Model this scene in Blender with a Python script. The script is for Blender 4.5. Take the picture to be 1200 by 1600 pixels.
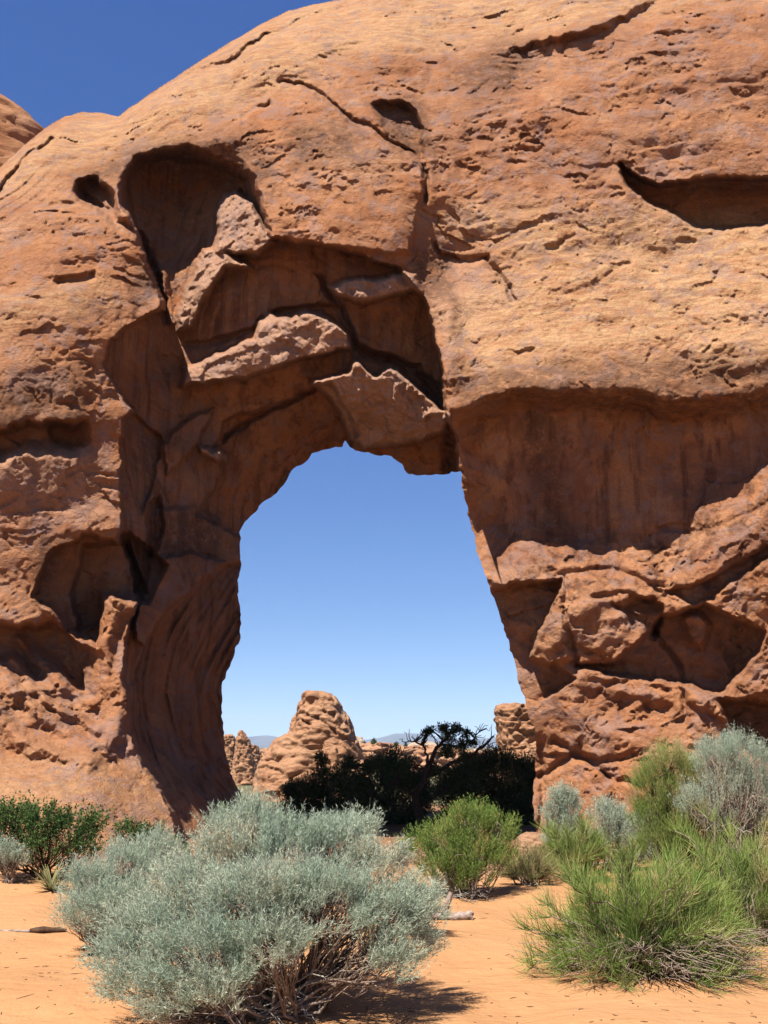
import bpy, math, random
import numpy as np

for o in list(bpy.data.objects):
    bpy.data.objects.remove(o, do_unlink=True)
scene = bpy.context.scene
COL = scene.collection

# ------------------------------------------------------------------ camera
CAM_Z = 1.7
PITCH = math.radians(12.9)
FPX = 1600.0                       # focal length in photo pixels (photo 1200 x 1600)
cam = bpy.data.cameras.new('camera')
cam.sensor_fit = 'VERTICAL'
cam.sensor_height = 24.0
cam.lens = 24.0 * FPX / 1600.0
cam.clip_start = 0.1
cam.clip_end = 30000.0
cam_ob = bpy.data.objects.new('camera', cam)
COL.objects.link(cam_ob)
cam_ob.location = (0, 0, CAM_Z)
cam_ob.rotation_euler = (math.radians(90) + PITCH, 0, 0)
scene.camera = cam_ob

# ------------------------------------------------------------------ light
SUN_EL = math.radians(58)
SUN_AZ = math.radians(36)          # to the left of straight behind the camera
to_sun = np.array([-math.sin(SUN_AZ) * math.cos(SUN_EL), -math.cos(SUN_AZ) * math.cos(SUN_EL), math.sin(SUN_EL)])
world = bpy.data.worlds.new('World')
scene.world = world
world.use_nodes = True
wn = world.node_tree
wn.nodes.clear()
sky = wn.nodes.new('ShaderNodeTexSky')
sky.sky_type = 'NISHITA'
sky.sun_disc = False
sky.sun_elevation = SUN_EL
sky.sun_rotation = math.atan2(to_sun[0], to_sun[1])
sky.altitude = 2200
sky.air_density = 0.5
sky.dust_density = 0.0
sky.ozone_density = 4.0
bg = wn.nodes.new('ShaderNodeBackground')
bg.inputs['Strength'].default_value = 0.060
wo = wn.nodes.new('ShaderNodeOutputWorld')
# colour response of the camera that took the picture, the same for the whole sky
sp = wn.nodes.new('ShaderNodeSeparateColor'); cb = wn.nodes.new('ShaderNodeCombineColor')
wn.links.new(sky.outputs['Color'], sp.inputs[0])
for ch, (gain, gam) in enumerate(((0.9, 1.04), (1.25, 0.84), (2.35, 0.54))):
    pw = wn.nodes.new('ShaderNodeMath'); pw.operation = 'POWER'; pw.inputs[1].default_value = gam
    ml = wn.nodes.new('ShaderNodeMath'); ml.operation = 'MULTIPLY'; ml.inputs[1].default_value = gain
    wn.links.new(sp.outputs[ch], pw.inputs[0]); wn.links.new(pw.outputs[0], ml.inputs[0]); wn.links.new(ml.outputs[0], cb.inputs[ch])
wn.links.new(cb.outputs[0], bg.inputs['Color'])
wn.links.new(bg.outputs['Background'], wo.inputs['Surface'])

sun = bpy.data.lights.new('sun', 'SUN')
sun.energy = 5.0
sun.angle = math.radians(0.53)
sun.color = (1.0, 0.94, 0.85)
sun_ob = bpy.data.objects.new('sun', sun)
COL.objects.link(sun_ob)
sun_ob.location = (-40, -40, 60)
import mathutils
sun_ob.rotation_euler = mathutils.Vector(tuple(to_sun)).to_track_quat('Z', 'Y').to_euler()

scene.view_settings.view_transform = 'Standard'
scene.view_settings.look = 'None'
scene.view_settings.exposure = 1.33
scene.view_settings.gamma = 1.0
scene.view_settings.use_curve_mapping = False

# ------------------------------------------------------------------ helpers
rng = np.random.default_rng(7)

def rays(u, v):
    """photo pixel -> world direction scaled so that its Y is 1"""
    x = (np.asarray(u, float) - 600.0) / FPX
    y = (800.0 - np.asarray(v, float)) / FPX
    dy = math.cos(PITCH) - y * math.sin(PITCH)
    dz = math.sin(PITCH) + y * math.cos(PITCH)
    return x / dy, dz / dy

def px(u, v, Y):
    rx, rz = rays(u, v)
    return np.stack([rx * Y, np.broadcast_to(np.asarray(Y, float), np.shape(rx * Y)), CAM_Z + rz * Y], -1)

def _hash(ix, iy, iz, seed):
    h = (ix * 374761393 + iy * 668265263 + iz * 2147483647 + seed * 1274126177) & 0xFFFFFFFF
    h = ((h ^ (h >> 13)) * 1274126177) & 0xFFFFFFFF
    h = ((h ^ (h >> 16)) * 2246822519) & 0xFFFFFFFF
    return (h ^ (h >> 15)) & 0xFFFFFFFF

def perlin(x, y, z, seed=0):
    x = np.asarray(x, float); y = np.asarray(y, float); z = np.asarray(z, float)
    x, y, z = np.broadcast_arrays(x, y, z)
    xi = np.floor(x).astype(np.int64); yi = np.floor(y).astype(np.int64); zi = np.floor(z).astype(np.int64)
    fx = x - xi; fy = y - yi; fz = z - zi
    u = fx * fx * fx * (fx * (fx * 6 - 15) + 10)
    v = fy * fy * fy * (fy * (fy * 6 - 15) + 10)
    w = fz * fz * fz * (fz * (fz * 6 - 15) + 10)
    out = 0.0
    for a in (0, 1):
        for b in (0, 1):
            for c in (0, 1):
                h = _hash(xi + a, yi + b, zi + c, seed)
                gx = (h & 255) / 127.5 - 1; gy = ((h >> 8) & 255) / 127.5 - 1; gz = ((h >> 16) & 255) / 127.5 - 1
                d = gx * (fx - a) + gy * (fy - b) + gz * (fz - c)
                out = out + d * (u if a else 1 - u) * (v if b else 1 - v) * (w if c else 1 - w)
    return out

def fbm(x, y, z, oct=4, seed=0, gain=0.5):
    s = 0.0; a = 1.0; f = 1.0
    for i in range(oct):
        s = s + a * perlin(x * f, y * f, z * f, seed + i * 17)
        a *= gain; f *= 2.03
    return s

def sstep(a, b, x):
    t = np.clip((x - a) / (b - a), 0, 1)
    return t * t * (3 - 2 * t)

def seg_dist(u, v, line):
    """distance to a polyline"""
    best = np.full(np.shape(u), 1e9)
    for (x0, y0), (x1, y1) in zip(line[:-1], line[1:]):
        dx, dy = x1 - x0, y1 - y0
        t = np.clip(((u - x0) * dx + (v - y0) * dy) / (dx * dx + dy * dy + 1e-9), 0, 1)
        d = np.hypot(u - x0 - t * dx, v - y0 - t * dy)
        best = np.minimum(best, d)
    return best

def inside(u, v, poly):
    c = np.zeros(np.shape(u), bool)
    n = len(poly)
    for i in range(n):
        x0, y0 = poly[i]; x1, y1 = poly[(i + 1) % n]
        if y0 == y1:
            continue
        cond = ((y0 > v) != (y1 > v)) & (u < (x1 - x0) * (v - y0) / (y1 - y0) + x0)
        c ^= cond
    return c

def sdf(u, v, poly, pad=60):
    """positive inside"""
    out = np.full(np.shape(u), -1e3)
    xs = [p[0] for p in poly]; ys = [p[1] for p in poly]
    m = (u > min(xs) - pad) & (u < max(xs) + pad) & (v > min(ys) - pad) & (v < max(ys) + pad)
    if m.any():
        d = seg_dist(u[m], v[m], list(poly) + [poly[0]])
        out[m] = np.where(inside(u[m], v[m], poly), d, -d)
    return out

def pmask(u, v, poly, feather=6):
    return sstep(-feather, feather, sdf(u, v, poly, feather + 8))

def rbf(pts, u, v):
    P = np.array([p[:2] for p in pts], float) / 100.0
    val = np.array([p[2] for p in pts], float)
    K = np.hypot(P[:, None, 0] - P[None, :, 0], P[:, None, 1] - P[None, :, 1])
    n = len(P)
    A = np.zeros((n + 3, n + 3)); A[:n, :n] = np.sqrt(K * K + 0.05)
    A[:n, n] = 1; A[:n, n + 1:] = P; A[n, :n] = 1; A[n + 1:, :n] = P.T
    A[np.arange(n), np.arange(n)] += 0.02 * -1
    w = np.linalg.solve(A, np.concatenate([val, [0, 0, 0]]))
    uu = u.ravel() / 100; vv = v.ravel() / 100
    out = np.full(uu.shape, w[n]) + w[n + 1] * uu + w[n + 2] * vv
    for i in range(n):
        out += w[i] * np.sqrt((uu - P[i, 0]) ** 2 + (vv - P[i, 1]) ** 2 + 0.05)
    return out.reshape(u.shape)

def mesh_np(name, verts, faces, mat=None, parent=None, smooth=True, attrs=None, normals=None):
    """verts (n,3); faces (m,3) or (m,4) arrays"""
    me = bpy.data.meshes.new(name)
    verts = np.ascontiguousarray(verts, np.float32)
    faces = np.ascontiguousarray(faces, np.int32)
    k = faces.shape[1]
    me.vertices.add(len(verts)); me.vertices.foreach_set('co', verts.ravel())
    me.loops.add(faces.size); me.loops.foreach_set('vertex_index', faces.ravel())
    me.polygons.add(len(faces))
    me.polygons.foreach_set('loop_start', np.arange(0, faces.size, k, dtype=np.int32))
    me.polygons.foreach_set('loop_total', np.full(len(faces), k, np.int32))
    me.update(calc_edges=True)
    me.polygons.foreach_set('use_smooth', np.full(len(faces), smooth, bool))
    if attrs:
        for an, av in attrs.items():
            a = me.attributes.new(an, 'FLOAT', 'POINT')
            a.data.foreach_set('value', np.ascontiguousarray(av, np.float32))
    if normals is not None:
        me.normals_split_custom_set_from_vertices([tuple(n) for n in normals])
    if mat:
        me.materials.append(mat)
    ob = bpy.data.objects.new(name, me)
    COL.objects.link(ob)
    if parent:
        ob.parent = parent
    return ob

def empty(name, loc):
    o = bpy.data.objects.new(name, None)
    COL.objects.link(o)
    o.location = tuple(float(c) for c in loc)
    o.empty_display_size = 0.2
    return o

def adopt(ch, par):
    """parent a mesh built in world coordinates"""
    ch.parent = par
    ch.matrix_parent_inverse = mathutils.Matrix.Translation(par.location).inverted()

def tag(o, label, cat, group=None):
    o['label'] = label; o['category'] = cat
    if group: o['group'] = group
    return o

ALB = 0.60            # the film exposure below is set for surfaces of this overall reflectance
class NT:
    """small node tree helper"""
    def __init__(self, name):
        self.m = bpy.data.materials.new(name); self.m.use_nodes = True
        self.t = self.m.node_tree; self.t.nodes.clear()
        self.out = self.n('ShaderNodeOutputMaterial')
        self.b = self.n('ShaderNodeBsdfPrincipled')
        self.t.links.new(self.b.outputs[0], self.out.inputs['Surface'])
    def n(self, kind, **kw):
        nd = self.t.nodes.new(kind)
        for k, val in kw.items():
            setattr(nd, k, val)
        return nd
    def l(self, a, b):
        self.t.links.new(a, b)
    def noise(self, vec, scale, detail=4, rough=0.55, dist=0.0):
        nd = self.n('ShaderNodeTexNoise'); nd.inputs['Scale'].default_value = scale
        nd.inputs['Detail'].default_value = detail; nd.inputs['Roughness'].default_value = rough
        nd.inputs['Distortion'].default_value = dist
        if vec is not None: self.l(vec, nd.inputs['Vector'])
        return nd.outputs['Fac']
    def ramp(self, fac, a, b, ca=0.0, cb=1.0):
        nd = self.n('ShaderNodeMapRange'); nd.interpolation_type = 'SMOOTHSTEP'
        nd.inputs['From Min'].default_value = a; nd.inputs['From Max'].default_value = b
        nd.inputs['To Min'].default_value = ca; nd.inputs['To Max'].default_value = cb
        self.l(fac, nd.inputs['Value']); return nd.outputs['Result']
    def mix(self, fac, a, b, mode='MIX'):
        nd = self.n('ShaderNodeMix'); nd.data_type = 'RGBA'; nd.blend_type = mode
        for s, val in ((nd.inputs[0], fac), (nd.inputs[6], a), (nd.inputs[7], b)):
            if isinstance(val, (int, float)): s.default_value = val
            elif isinstance(val, tuple): s.default_value = (*[ALB * q for q in val[:3]], 1)
            else: self.l(val, s)
        return nd.outputs[2]
    def math(self, op, a, b=None):
        nd = self.n('ShaderNodeMath', operation=op)
        for s, val in ((nd.inputs[0], a), (nd.inputs[1], b)):
            if val is None: continue
            if isinstance(val, (int, float)): s.default_value = val
            else: self.l(val, s)
        return nd.outputs[0]
    def attr(self, name):
        return self.n('ShaderNodeAttribute', attribute_name=name).outputs['Fac']
    def scaled(self, vec, s):
        nd = self.n('ShaderNodeMapping'); nd.inputs['Scale'].default_value = s
        self.l(vec, nd.inputs['Vector']); return nd.outputs['Vector']
    def bump(self, h, strength, dist, prev=None):
        nd = self.n('ShaderNodeBump'); nd.inputs['Strength'].default_value = strength
        nd.inputs['Distance'].default_value = dist
        self.l(h, nd.inputs['Height'])
        if prev is not None: self.l(prev, nd.inputs['Normal'])
        return nd.outputs['Normal']
    def finish(self, color, rough=0.9, normal=None, spec=0.15):
        if isinstance(color, tuple): self.b.inputs['Base Color'].default_value = (*[ALB * q for q in color], 1)
        else: self.l(color, self.b.inputs['Base Color'])
        self.b.inputs['Roughness'].default_value = rough
        self.b.inputs['Specular IOR Level'].default_value = spec
        if normal is not None: self.l(normal, self.b.inputs['Normal'])
        return self.m

def rock_material(name, base, light, dark, scale=1.0, masks=False):
    k = NT(name)
    pos = k.n('ShaderNodeNewGeometry').outputs['Position']
    big = k.noise(pos, 0.28 * scale, 5, 0.6, 0.4)
    mid = k.noise(pos, 1.6 * scale, 6, 0.65, 0.6)
    fine = k.noise(pos, 14 * scale, 5, 0.7)
    bands = k.noise(k.scaled(pos, (0.25, 0.25, 3.2)), 0.9 * scale, 4, 0.6, 0.8)
    c = k.mix(k.ramp(big, 0.35, 0.68), base, light)
    c = k.mix(k.math('MULTIPLY', k.ramp(mid, 0.5, 0.7), 0.7), c, dark)
    c = k.mix(k.math('MULTIPLY', k.ramp(bands, 0.55, 0.7), 0.4), c, light)
    if masks:
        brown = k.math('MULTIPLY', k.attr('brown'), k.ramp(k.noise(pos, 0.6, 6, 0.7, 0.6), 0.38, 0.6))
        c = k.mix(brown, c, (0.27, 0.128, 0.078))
        pk = k.noise(k.scaled(pos, (1, 1, 1.6)), 0.9, 6, 0.72, 1.0)
        c = k.mix(k.math('MULTIPLY', k.ramp(pk, 0.52, 0.68, 0.0, 0.6), k.math('SUBTRACT', 1.0, k.attr('streak'))), c, (0.56, 0.345, 0.235))  # pink held back on streaked walls, which keeps shaded faces darker
        red = k.noise(k.scaled(pos, (1, 1, 1.4)), 0.42, 5, 0.65, 0.8)
        c = k.mix(k.ramp(red, 0.5, 0.66, 0.0, 0.6), c, (0.38, 0.145, 0.058))
        # mineral streaks down the faces, made heavier on undersides to deepen their shade
        streak = k.noise(k.scaled(pos, (1.7, 1.7, 0.07)), 1.6, 5, 0.6)
        st = k.math('MULTIPLY', k.ramp(streak, 0.46, 0.64), k.attr('streak'))
        c = k.mix(k.math('MULTIPLY', st, 0.75), c, (0.075, 0.035, 0.025))
        st2 = k.noise(k.scaled(pos, (2.3, 2.3, 0.09)), 1.9, 3, 0.5)
        c = k.mix(k.math('MULTIPLY', k.math('MULTIPLY', k.ramp(st2, 0.6, 0.72), k.attr('streak')), 0.35), c, light)
        pn = k.noise(pos, 2.6, 6, 0.7, 0.8)
        pale = k.math('MULTIPLY', k.attr('pale'), k.ramp(pn, 0.3, 0.55, 0.45, 1.0))
        c = k.mix(pale, c, (0.50, 0.30, 0.20))
        yel = k.math('MULTIPLY', k.attr('yellow'), k.ramp(k.noise(k.scaled(pos, (0.6, 0.6, 2.4)), 2.2, 6, 0.7, 0.7), 0.3, 0.7))
        c = k.mix(yel, c, (0.63, 0.405, 0.21))
        gn = k.noise(pos, 1.15, 5, 0.62, 1.2)
        grey = k.math('MULTIPLY', k.attr('grey'), k.ramp(gn, 0.5, 0.6))
        c = k.mix(k.math('MULTIPLY', grey, 0.75), c, (0.30, 0.21, 0.19))
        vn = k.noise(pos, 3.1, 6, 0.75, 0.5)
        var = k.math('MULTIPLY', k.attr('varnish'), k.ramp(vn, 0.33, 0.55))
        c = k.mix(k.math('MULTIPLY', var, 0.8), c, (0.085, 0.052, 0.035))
    c = k.mix(k.ramp(fine, 0.42, 0.72, 0.0, 0.55), c, dark)
    speck = k.noise(pos, 30 * scale, 4, 0.75)
    c = k.mix(k.ramp(speck, 0.58, 0.74, 0.0, 0.5), c, dark)
    c = k.mix(k.ramp(k.noise(pos, 22 * scale, 4, 0.75), 0.58, 0.74, 0.0, 0.45), c, light)
    nrm = k.bump(fine, 0.8, 0.04 / scale)
    nrm = k.bump(k.noise(pos, 42 * scale, 3, 0.6), 0.4, 0.01 / scale, nrm)
    crag = k.noise(k.scaled(pos, (1, 1, 1.7)), 4.5 * scale, 6, 0.68, 0.9)
    nrm = k.bump(crag, 0.75, 0.11 / scale, nrm)
    return k.finish(c, 0.92, nrm, 0.08)

M_ROCK = rock_material('arch_sandstone', (0.45, 0.200, 0.090), (0.51, 0.266, 0.14), (0.31, 0.115, 0.047), 1.0, True)
M_FAR = rock_material('far_sandstone', (0.47, 0.245, 0.135), (0.54, 0.315, 0.185), (0.33, 0.15, 0.08), 0.5)
M_PALE = rock_material('pale_sandstone', (0.50, 0.38, 0.27), (0.55, 0.44, 0.33), (0.38, 0.25, 0.17), 0.3)

def sand_material():
    k = NT('orange_sand')
    pos = k.n('ShaderNodeNewGeometry').outputs['Position']
    a = k.noise(pos, 0.6, 5, 0.6); b = k.noise(pos, 60, 4, 0.7); d = k.noise(pos, 9, 5, 0.6)
    c = k.mix(k.ramp(a, 0.3, 0.7), (0.50, 0.255, 0.115), (0.54, 0.29, 0.138))
    c = k.mix(k.ramp(b, 0.55, 0.85, 0, 0.35), c, (0.37, 0.17, 0.075))
    # scrub soil behind the dune, darkened to cut bounce light on shaded rock
    sep0 = k.n('ShaderNodeSeparateXYZ'); k.l(pos, sep0.inputs[0])
    soil = k.math('MULTIPLY', k.ramp(sep0.outputs['Y'], 15.5, 19.0), k.ramp(k.noise(pos, 0.8, 6, 0.7), 0.3, 0.6, 0.45, 0.95))
    c = k.mix(soil, c, (0.25, 0.13, 0.07))
    # scrub-green flats far behind the arch
    sep = k.n('ShaderNodeSeparateXYZ'); k.l(pos, sep.inputs[0])
    far = k.ramp(sep.outputs['Y'], 62.0, 85.0)
    g = k.noise(pos, 0.35, 6, 0.75)
    c = k.mix(k.math('MULTIPLY', far, k.ramp(g, 0.35, 0.55)), c, (0.15, 0.165, 0.085))
    nrm = k.bump(b, 0.35, 0.006)
    nrm = k.bump(d, 0.6, 0.04, nrm)
    nrm = k.bump(k.noise(k.scaled(pos, (1, 2.2, 1)), 3.2, 3, 0.5, 0.6), 0.5, 0.06, nrm)
    return k.finish(c, 0.95, nrm, 0.05)
M_SAND = sand_material()

# ------------------------------------------------------------------ ground
def ground_z(x, y):
    x = np.asarray(x, float); y = np.asarray(y, float)
    z = -1.5 * sstep(14.2, 30, y) - 0.9 * sstep(42, 80, y) - 1.0 * sstep(90, 150, y)
    z = z + 0.10 * fbm(x * 0.35, y * 0.35, 0.3 + 0 * x, 3, 3) * sstep(2, 8, y)
    z = z + 0.05 * fbm(x * 1.3, y * 1.3, 1.3 + 0 * x, 3, 5) * (1 - sstep(14, 30, y))
    z = z + 0.10 * np.exp(-((y - 13.2 - 0.25 * np.sin(x * 2.1)) / 0.7) ** 2) * sstep(0.8, 1.8, x) * (1 - sstep(2.4, 3.6, x))
    z = z + 0.16 * np.exp(-(((x + 4.6) / 1.6) ** 2 + ((y - 13.4) / 1.6) ** 2))
    z = z + 0.12 * np.exp(-(((x + 1.0) / 1.0) ** 2 + ((y - 7.6) / 0.7) ** 2)) + 0.08 * np.exp(-(((x - 2.4) / 0.9) ** 2 + ((y - 9.0) / 0.7) ** 2))
    z = z + 1.2 * fbm(x * 0.01, y * 0.01, 0.7 + 0 * x, 2, 9) * sstep(70, 200, y)
    return z

def axis(lo, hi, near_lo, near_hi, step, growth):
    a = list(np.arange(near_lo, near_hi, step))
    s = step; p = a[-1]
    while p < hi:
        s *= growth; p += s; a.append(p)
    s = step; p = a[0]; b = []
    while p > lo:
        s *= growth; p -= s; b.append(p)
    return np.array(b[::-1] + a)

def grid_faces(nu, nv):
    i = np.arange(nv * nu).reshape(nv, nu)
    return np.stack([i[:-1, :-1], i[:-1, 1:], i[1:, 1:], i[1:, :-1]], -1).reshape(-1, 4)

gx = axis(-9000, 9000, -6, 6, 0.05, 1.12)
gy = axis(-60, 14000, 4.5, 16, 0.05, 1.09)
GX, GY = np.meshgrid(gx, gy)
GZ = ground_z(GX, GY)
gnd = mesh_np('sand_ground', np.stack([GX, GY, GZ], -1).reshape(-1, 3), grid_faces(len(gx), len(gy)), M_SAND)
gnd['kind'] = 'structure'
scene.cycles.diffuse_bounces = 2
scene.cycles.max_bounces = 6
# ------------------------------------------------------------------ the arch
HOLE = [(412, 1300), (385, 1250), (368, 1225), (353, 1185), (350, 1150), (346, 1110), (348, 1065), (362, 1035), (374, 1000), (376, 960),
        (372, 920), (377, 880), (374, 830), (390, 806), (420, 780), (436, 768), (455, 735), (470, 728), (487, 710), (520, 700),
        (535, 697), (541, 688), (550, 702), (585, 710), (612, 712), (640, 742), (690, 742), (718, 737), (722, 760), (738, 820),
        (745, 860), (760, 905), (775, 945), (790, 990), (805, 1040), (815, 1080), (822, 1105), (835, 1140), (838, 1180),
        (836, 1215), (833, 1250), (836, 1290), (842, 1330), (846, 1470), (430, 1470)]
SKYLINE = [(-300, 1470), (-300, 400), (-150, 350), (-60, 300), (0, 262), (30, 233), (70, 200), (100, 182), (130, 175), (160, 176),
           (185, 182), (200, 170), (240, 143), (300, 103), (350, 72), (400, 42), (450, 17), (490, 7), (530, 0), (600, -30),
           (720, -80), (900, -140), (1100, -190), (1500, -230), (1500, 1470)]

FRONT = [(-250, 500, 27), (0, 300, 31.2), (100, 200, 34.2), (150, 183, 35.5), (60, 260, 32.0), (0, 450, 28.4), (100, 420, 28.6), (200, 420, 29.2),
         (-250, 350, 32), (100, 330, 30.4), (100, 600, 27.7), (0, 600, 27.2), (190, 600, 28.8), (100, 750, 28), (190, 750, 28.6), (0, 800, 27.5), (100, 850, 28.1),
         (-250, 800, 26.5), (-250, 1200, 23), (0, 1000, 27.4), (100, 1000, 28.1), (180, 1050, 28.3), (0, 1130, 26.4), (120, 1150, 26.8), (0, 1220, 24.2),
         (150, 1220, 25), (250, 1230, 27), (0, 1320, 20.8), (150, 1320, 22), (280, 1310, 25.5), (0, 1440, 18), (300, 1440, 21), (-250, 1440, 17),
         (200, 200, 33.6), (300, 150, 33.6), (300, 110, 35.0), (350, 75, 36.8), (450, 20, 39), (530, 0, 39.6), (400, 150, 32.9), (400, 90, 34.2), (500, 100, 33.8), (500, 50, 35.4), (600, 50, 34.8),
         (300, 230, 31.6), (450, 250, 30.9), (550, 250, 30.7), (650, 150, 32.6), (700, 250, 31.4), (450, 360, 29.9), (500, 370, 29.7), (600, 400, 29.7), (650, 450, 30.2),
         (700, 420, 30.9), (760, 400, 30.8), (720, 550, 29.4), (760, 620, 28.6), (730, 700, 29.3), (745, 800, 29.8), (800, 420, 30.4),
         (850, 600, 28.1), (950, 600, 28), (1100, 580, 27.7), (1200, 560, 27.5), (1450, 560, 27.2), (950, 500, 28.8), (950, 400, 30.2),
         (1100, 450, 29.1), (1200, 400, 29.4), (1100, 370, 30.1), (850, 300, 30.9), (1000, 200, 31.2), (1200, 200, 30.8), (1000, 80, 31.9),
         (1200, 50, 31.8), (800, 100, 33), (900, 0, 34.2), (1200, -60, 34.6), (1200, -200, 43), (900, -130, 42), (700, -70, 41), (1450, -220, 43), (1450, 100, 31.5),
         (850, 700, 28.4), (950, 700, 28.3), (1100, 700, 28.0), (1200, 650, 27.8), (950, 850, 28.8), (800, 850, 29.1), (1100, 850, 28.2), (1200, 780, 27.8), (1450, 800, 27.3),
         (800, 950, 29.6), (900, 950, 29.1), (1050, 950, 28.7), (1200, 950, 28.0), (830, 1050, 29.8), (950, 1050, 29), (1150, 1050, 28.6),
         (840, 1150, 29.6), (950, 1150, 28.7), (1100, 1130, 28.4), (1200, 1150, 28.2), (850, 1300, 29.2), (1000, 1250, 27.7), (1200, 1250, 27.2),
         (900, 1440, 28), (1200, 1440, 25), (1450, 1250, 26), (1450, 1440, 24), (760, 905, 30.0), (800, 1030, 30.4), (835, 1180, 30.0)]

INNER = [(150, 310, 33.4), (230, 290, 34.8), (300, 290, 35.0), (380, 300, 33.4), (250, 400, 34.6), (270, 470, 34.0), (330, 460, 32.6), (200, 520, 30.9), (250, 560, 33.2), (200, 600, 31.2),
         (450, 420, 32.1), (550, 430, 31.7), (620, 450, 31.7), (440, 470, 32.6), (400, 560, 32.7), (330, 600, 33.0), (500, 530, 32.4), (600, 520, 32.5),
         (670, 560, 32.9), (540, 620, 33.3), (650, 660, 33.6), (300, 650, 33.6), (420, 630, 33.7), (420, 690, 34.6), (500, 690, 35.4), (600, 705, 35.2),
         (700, 730, 35.0), (440, 755, 36), (540, 686, 35.6), (620, 705, 35.2), (230, 680, 32.2), (230, 750, 31.8), (300, 750, 33.2), (360, 800, 35), (205, 750, 30.8),
         (210, 850, 30.8), (260, 850, 32.2), (320, 850, 33.5), (370, 850, 35.2), (222, 950, 30.8), (260, 960, 31.4), (320, 950, 33.2), (372, 950, 35.2),
         (210, 1080, 30.4), (250, 1100, 31.8), (300, 1100, 33.2), (345, 1100, 35), (225, 1180, 29.8), (280, 1180, 31.8), (350, 1180, 34.4), (300, 1240, 30.9), (380, 1250, 33.8), (340, 1300, 31.2), (410, 1300, 33.6), (350, 1400, 29), (430, 1440, 32)]

INNER_POLY = [(194, 318), (196, 280), (214, 256), (250, 244), (300, 240), (345, 256), (392, 282), (402, 315), (425, 372), (460, 382), (500, 384), (545, 395), (590, 410), (625, 424), (662, 468), (676, 520),
              (690, 580), (700, 640), (712, 700), (721, 742), (700, 800), (600, 1000), (500, 1300), (420, 1480), (330, 1480), (290, 1320), (262, 1250), (222, 1190),
              (200, 1140), (196, 1050), (200, 1000), (214, 940), (204, 880), (184, 835), (190, 770), (197, 720), (192, 690), (196, 655), (210, 640),
              (186, 612), (164, 570), (176, 528), (205, 506), (258, 488), (250, 450), (234, 405), (216, 368), (204, 345)]

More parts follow.
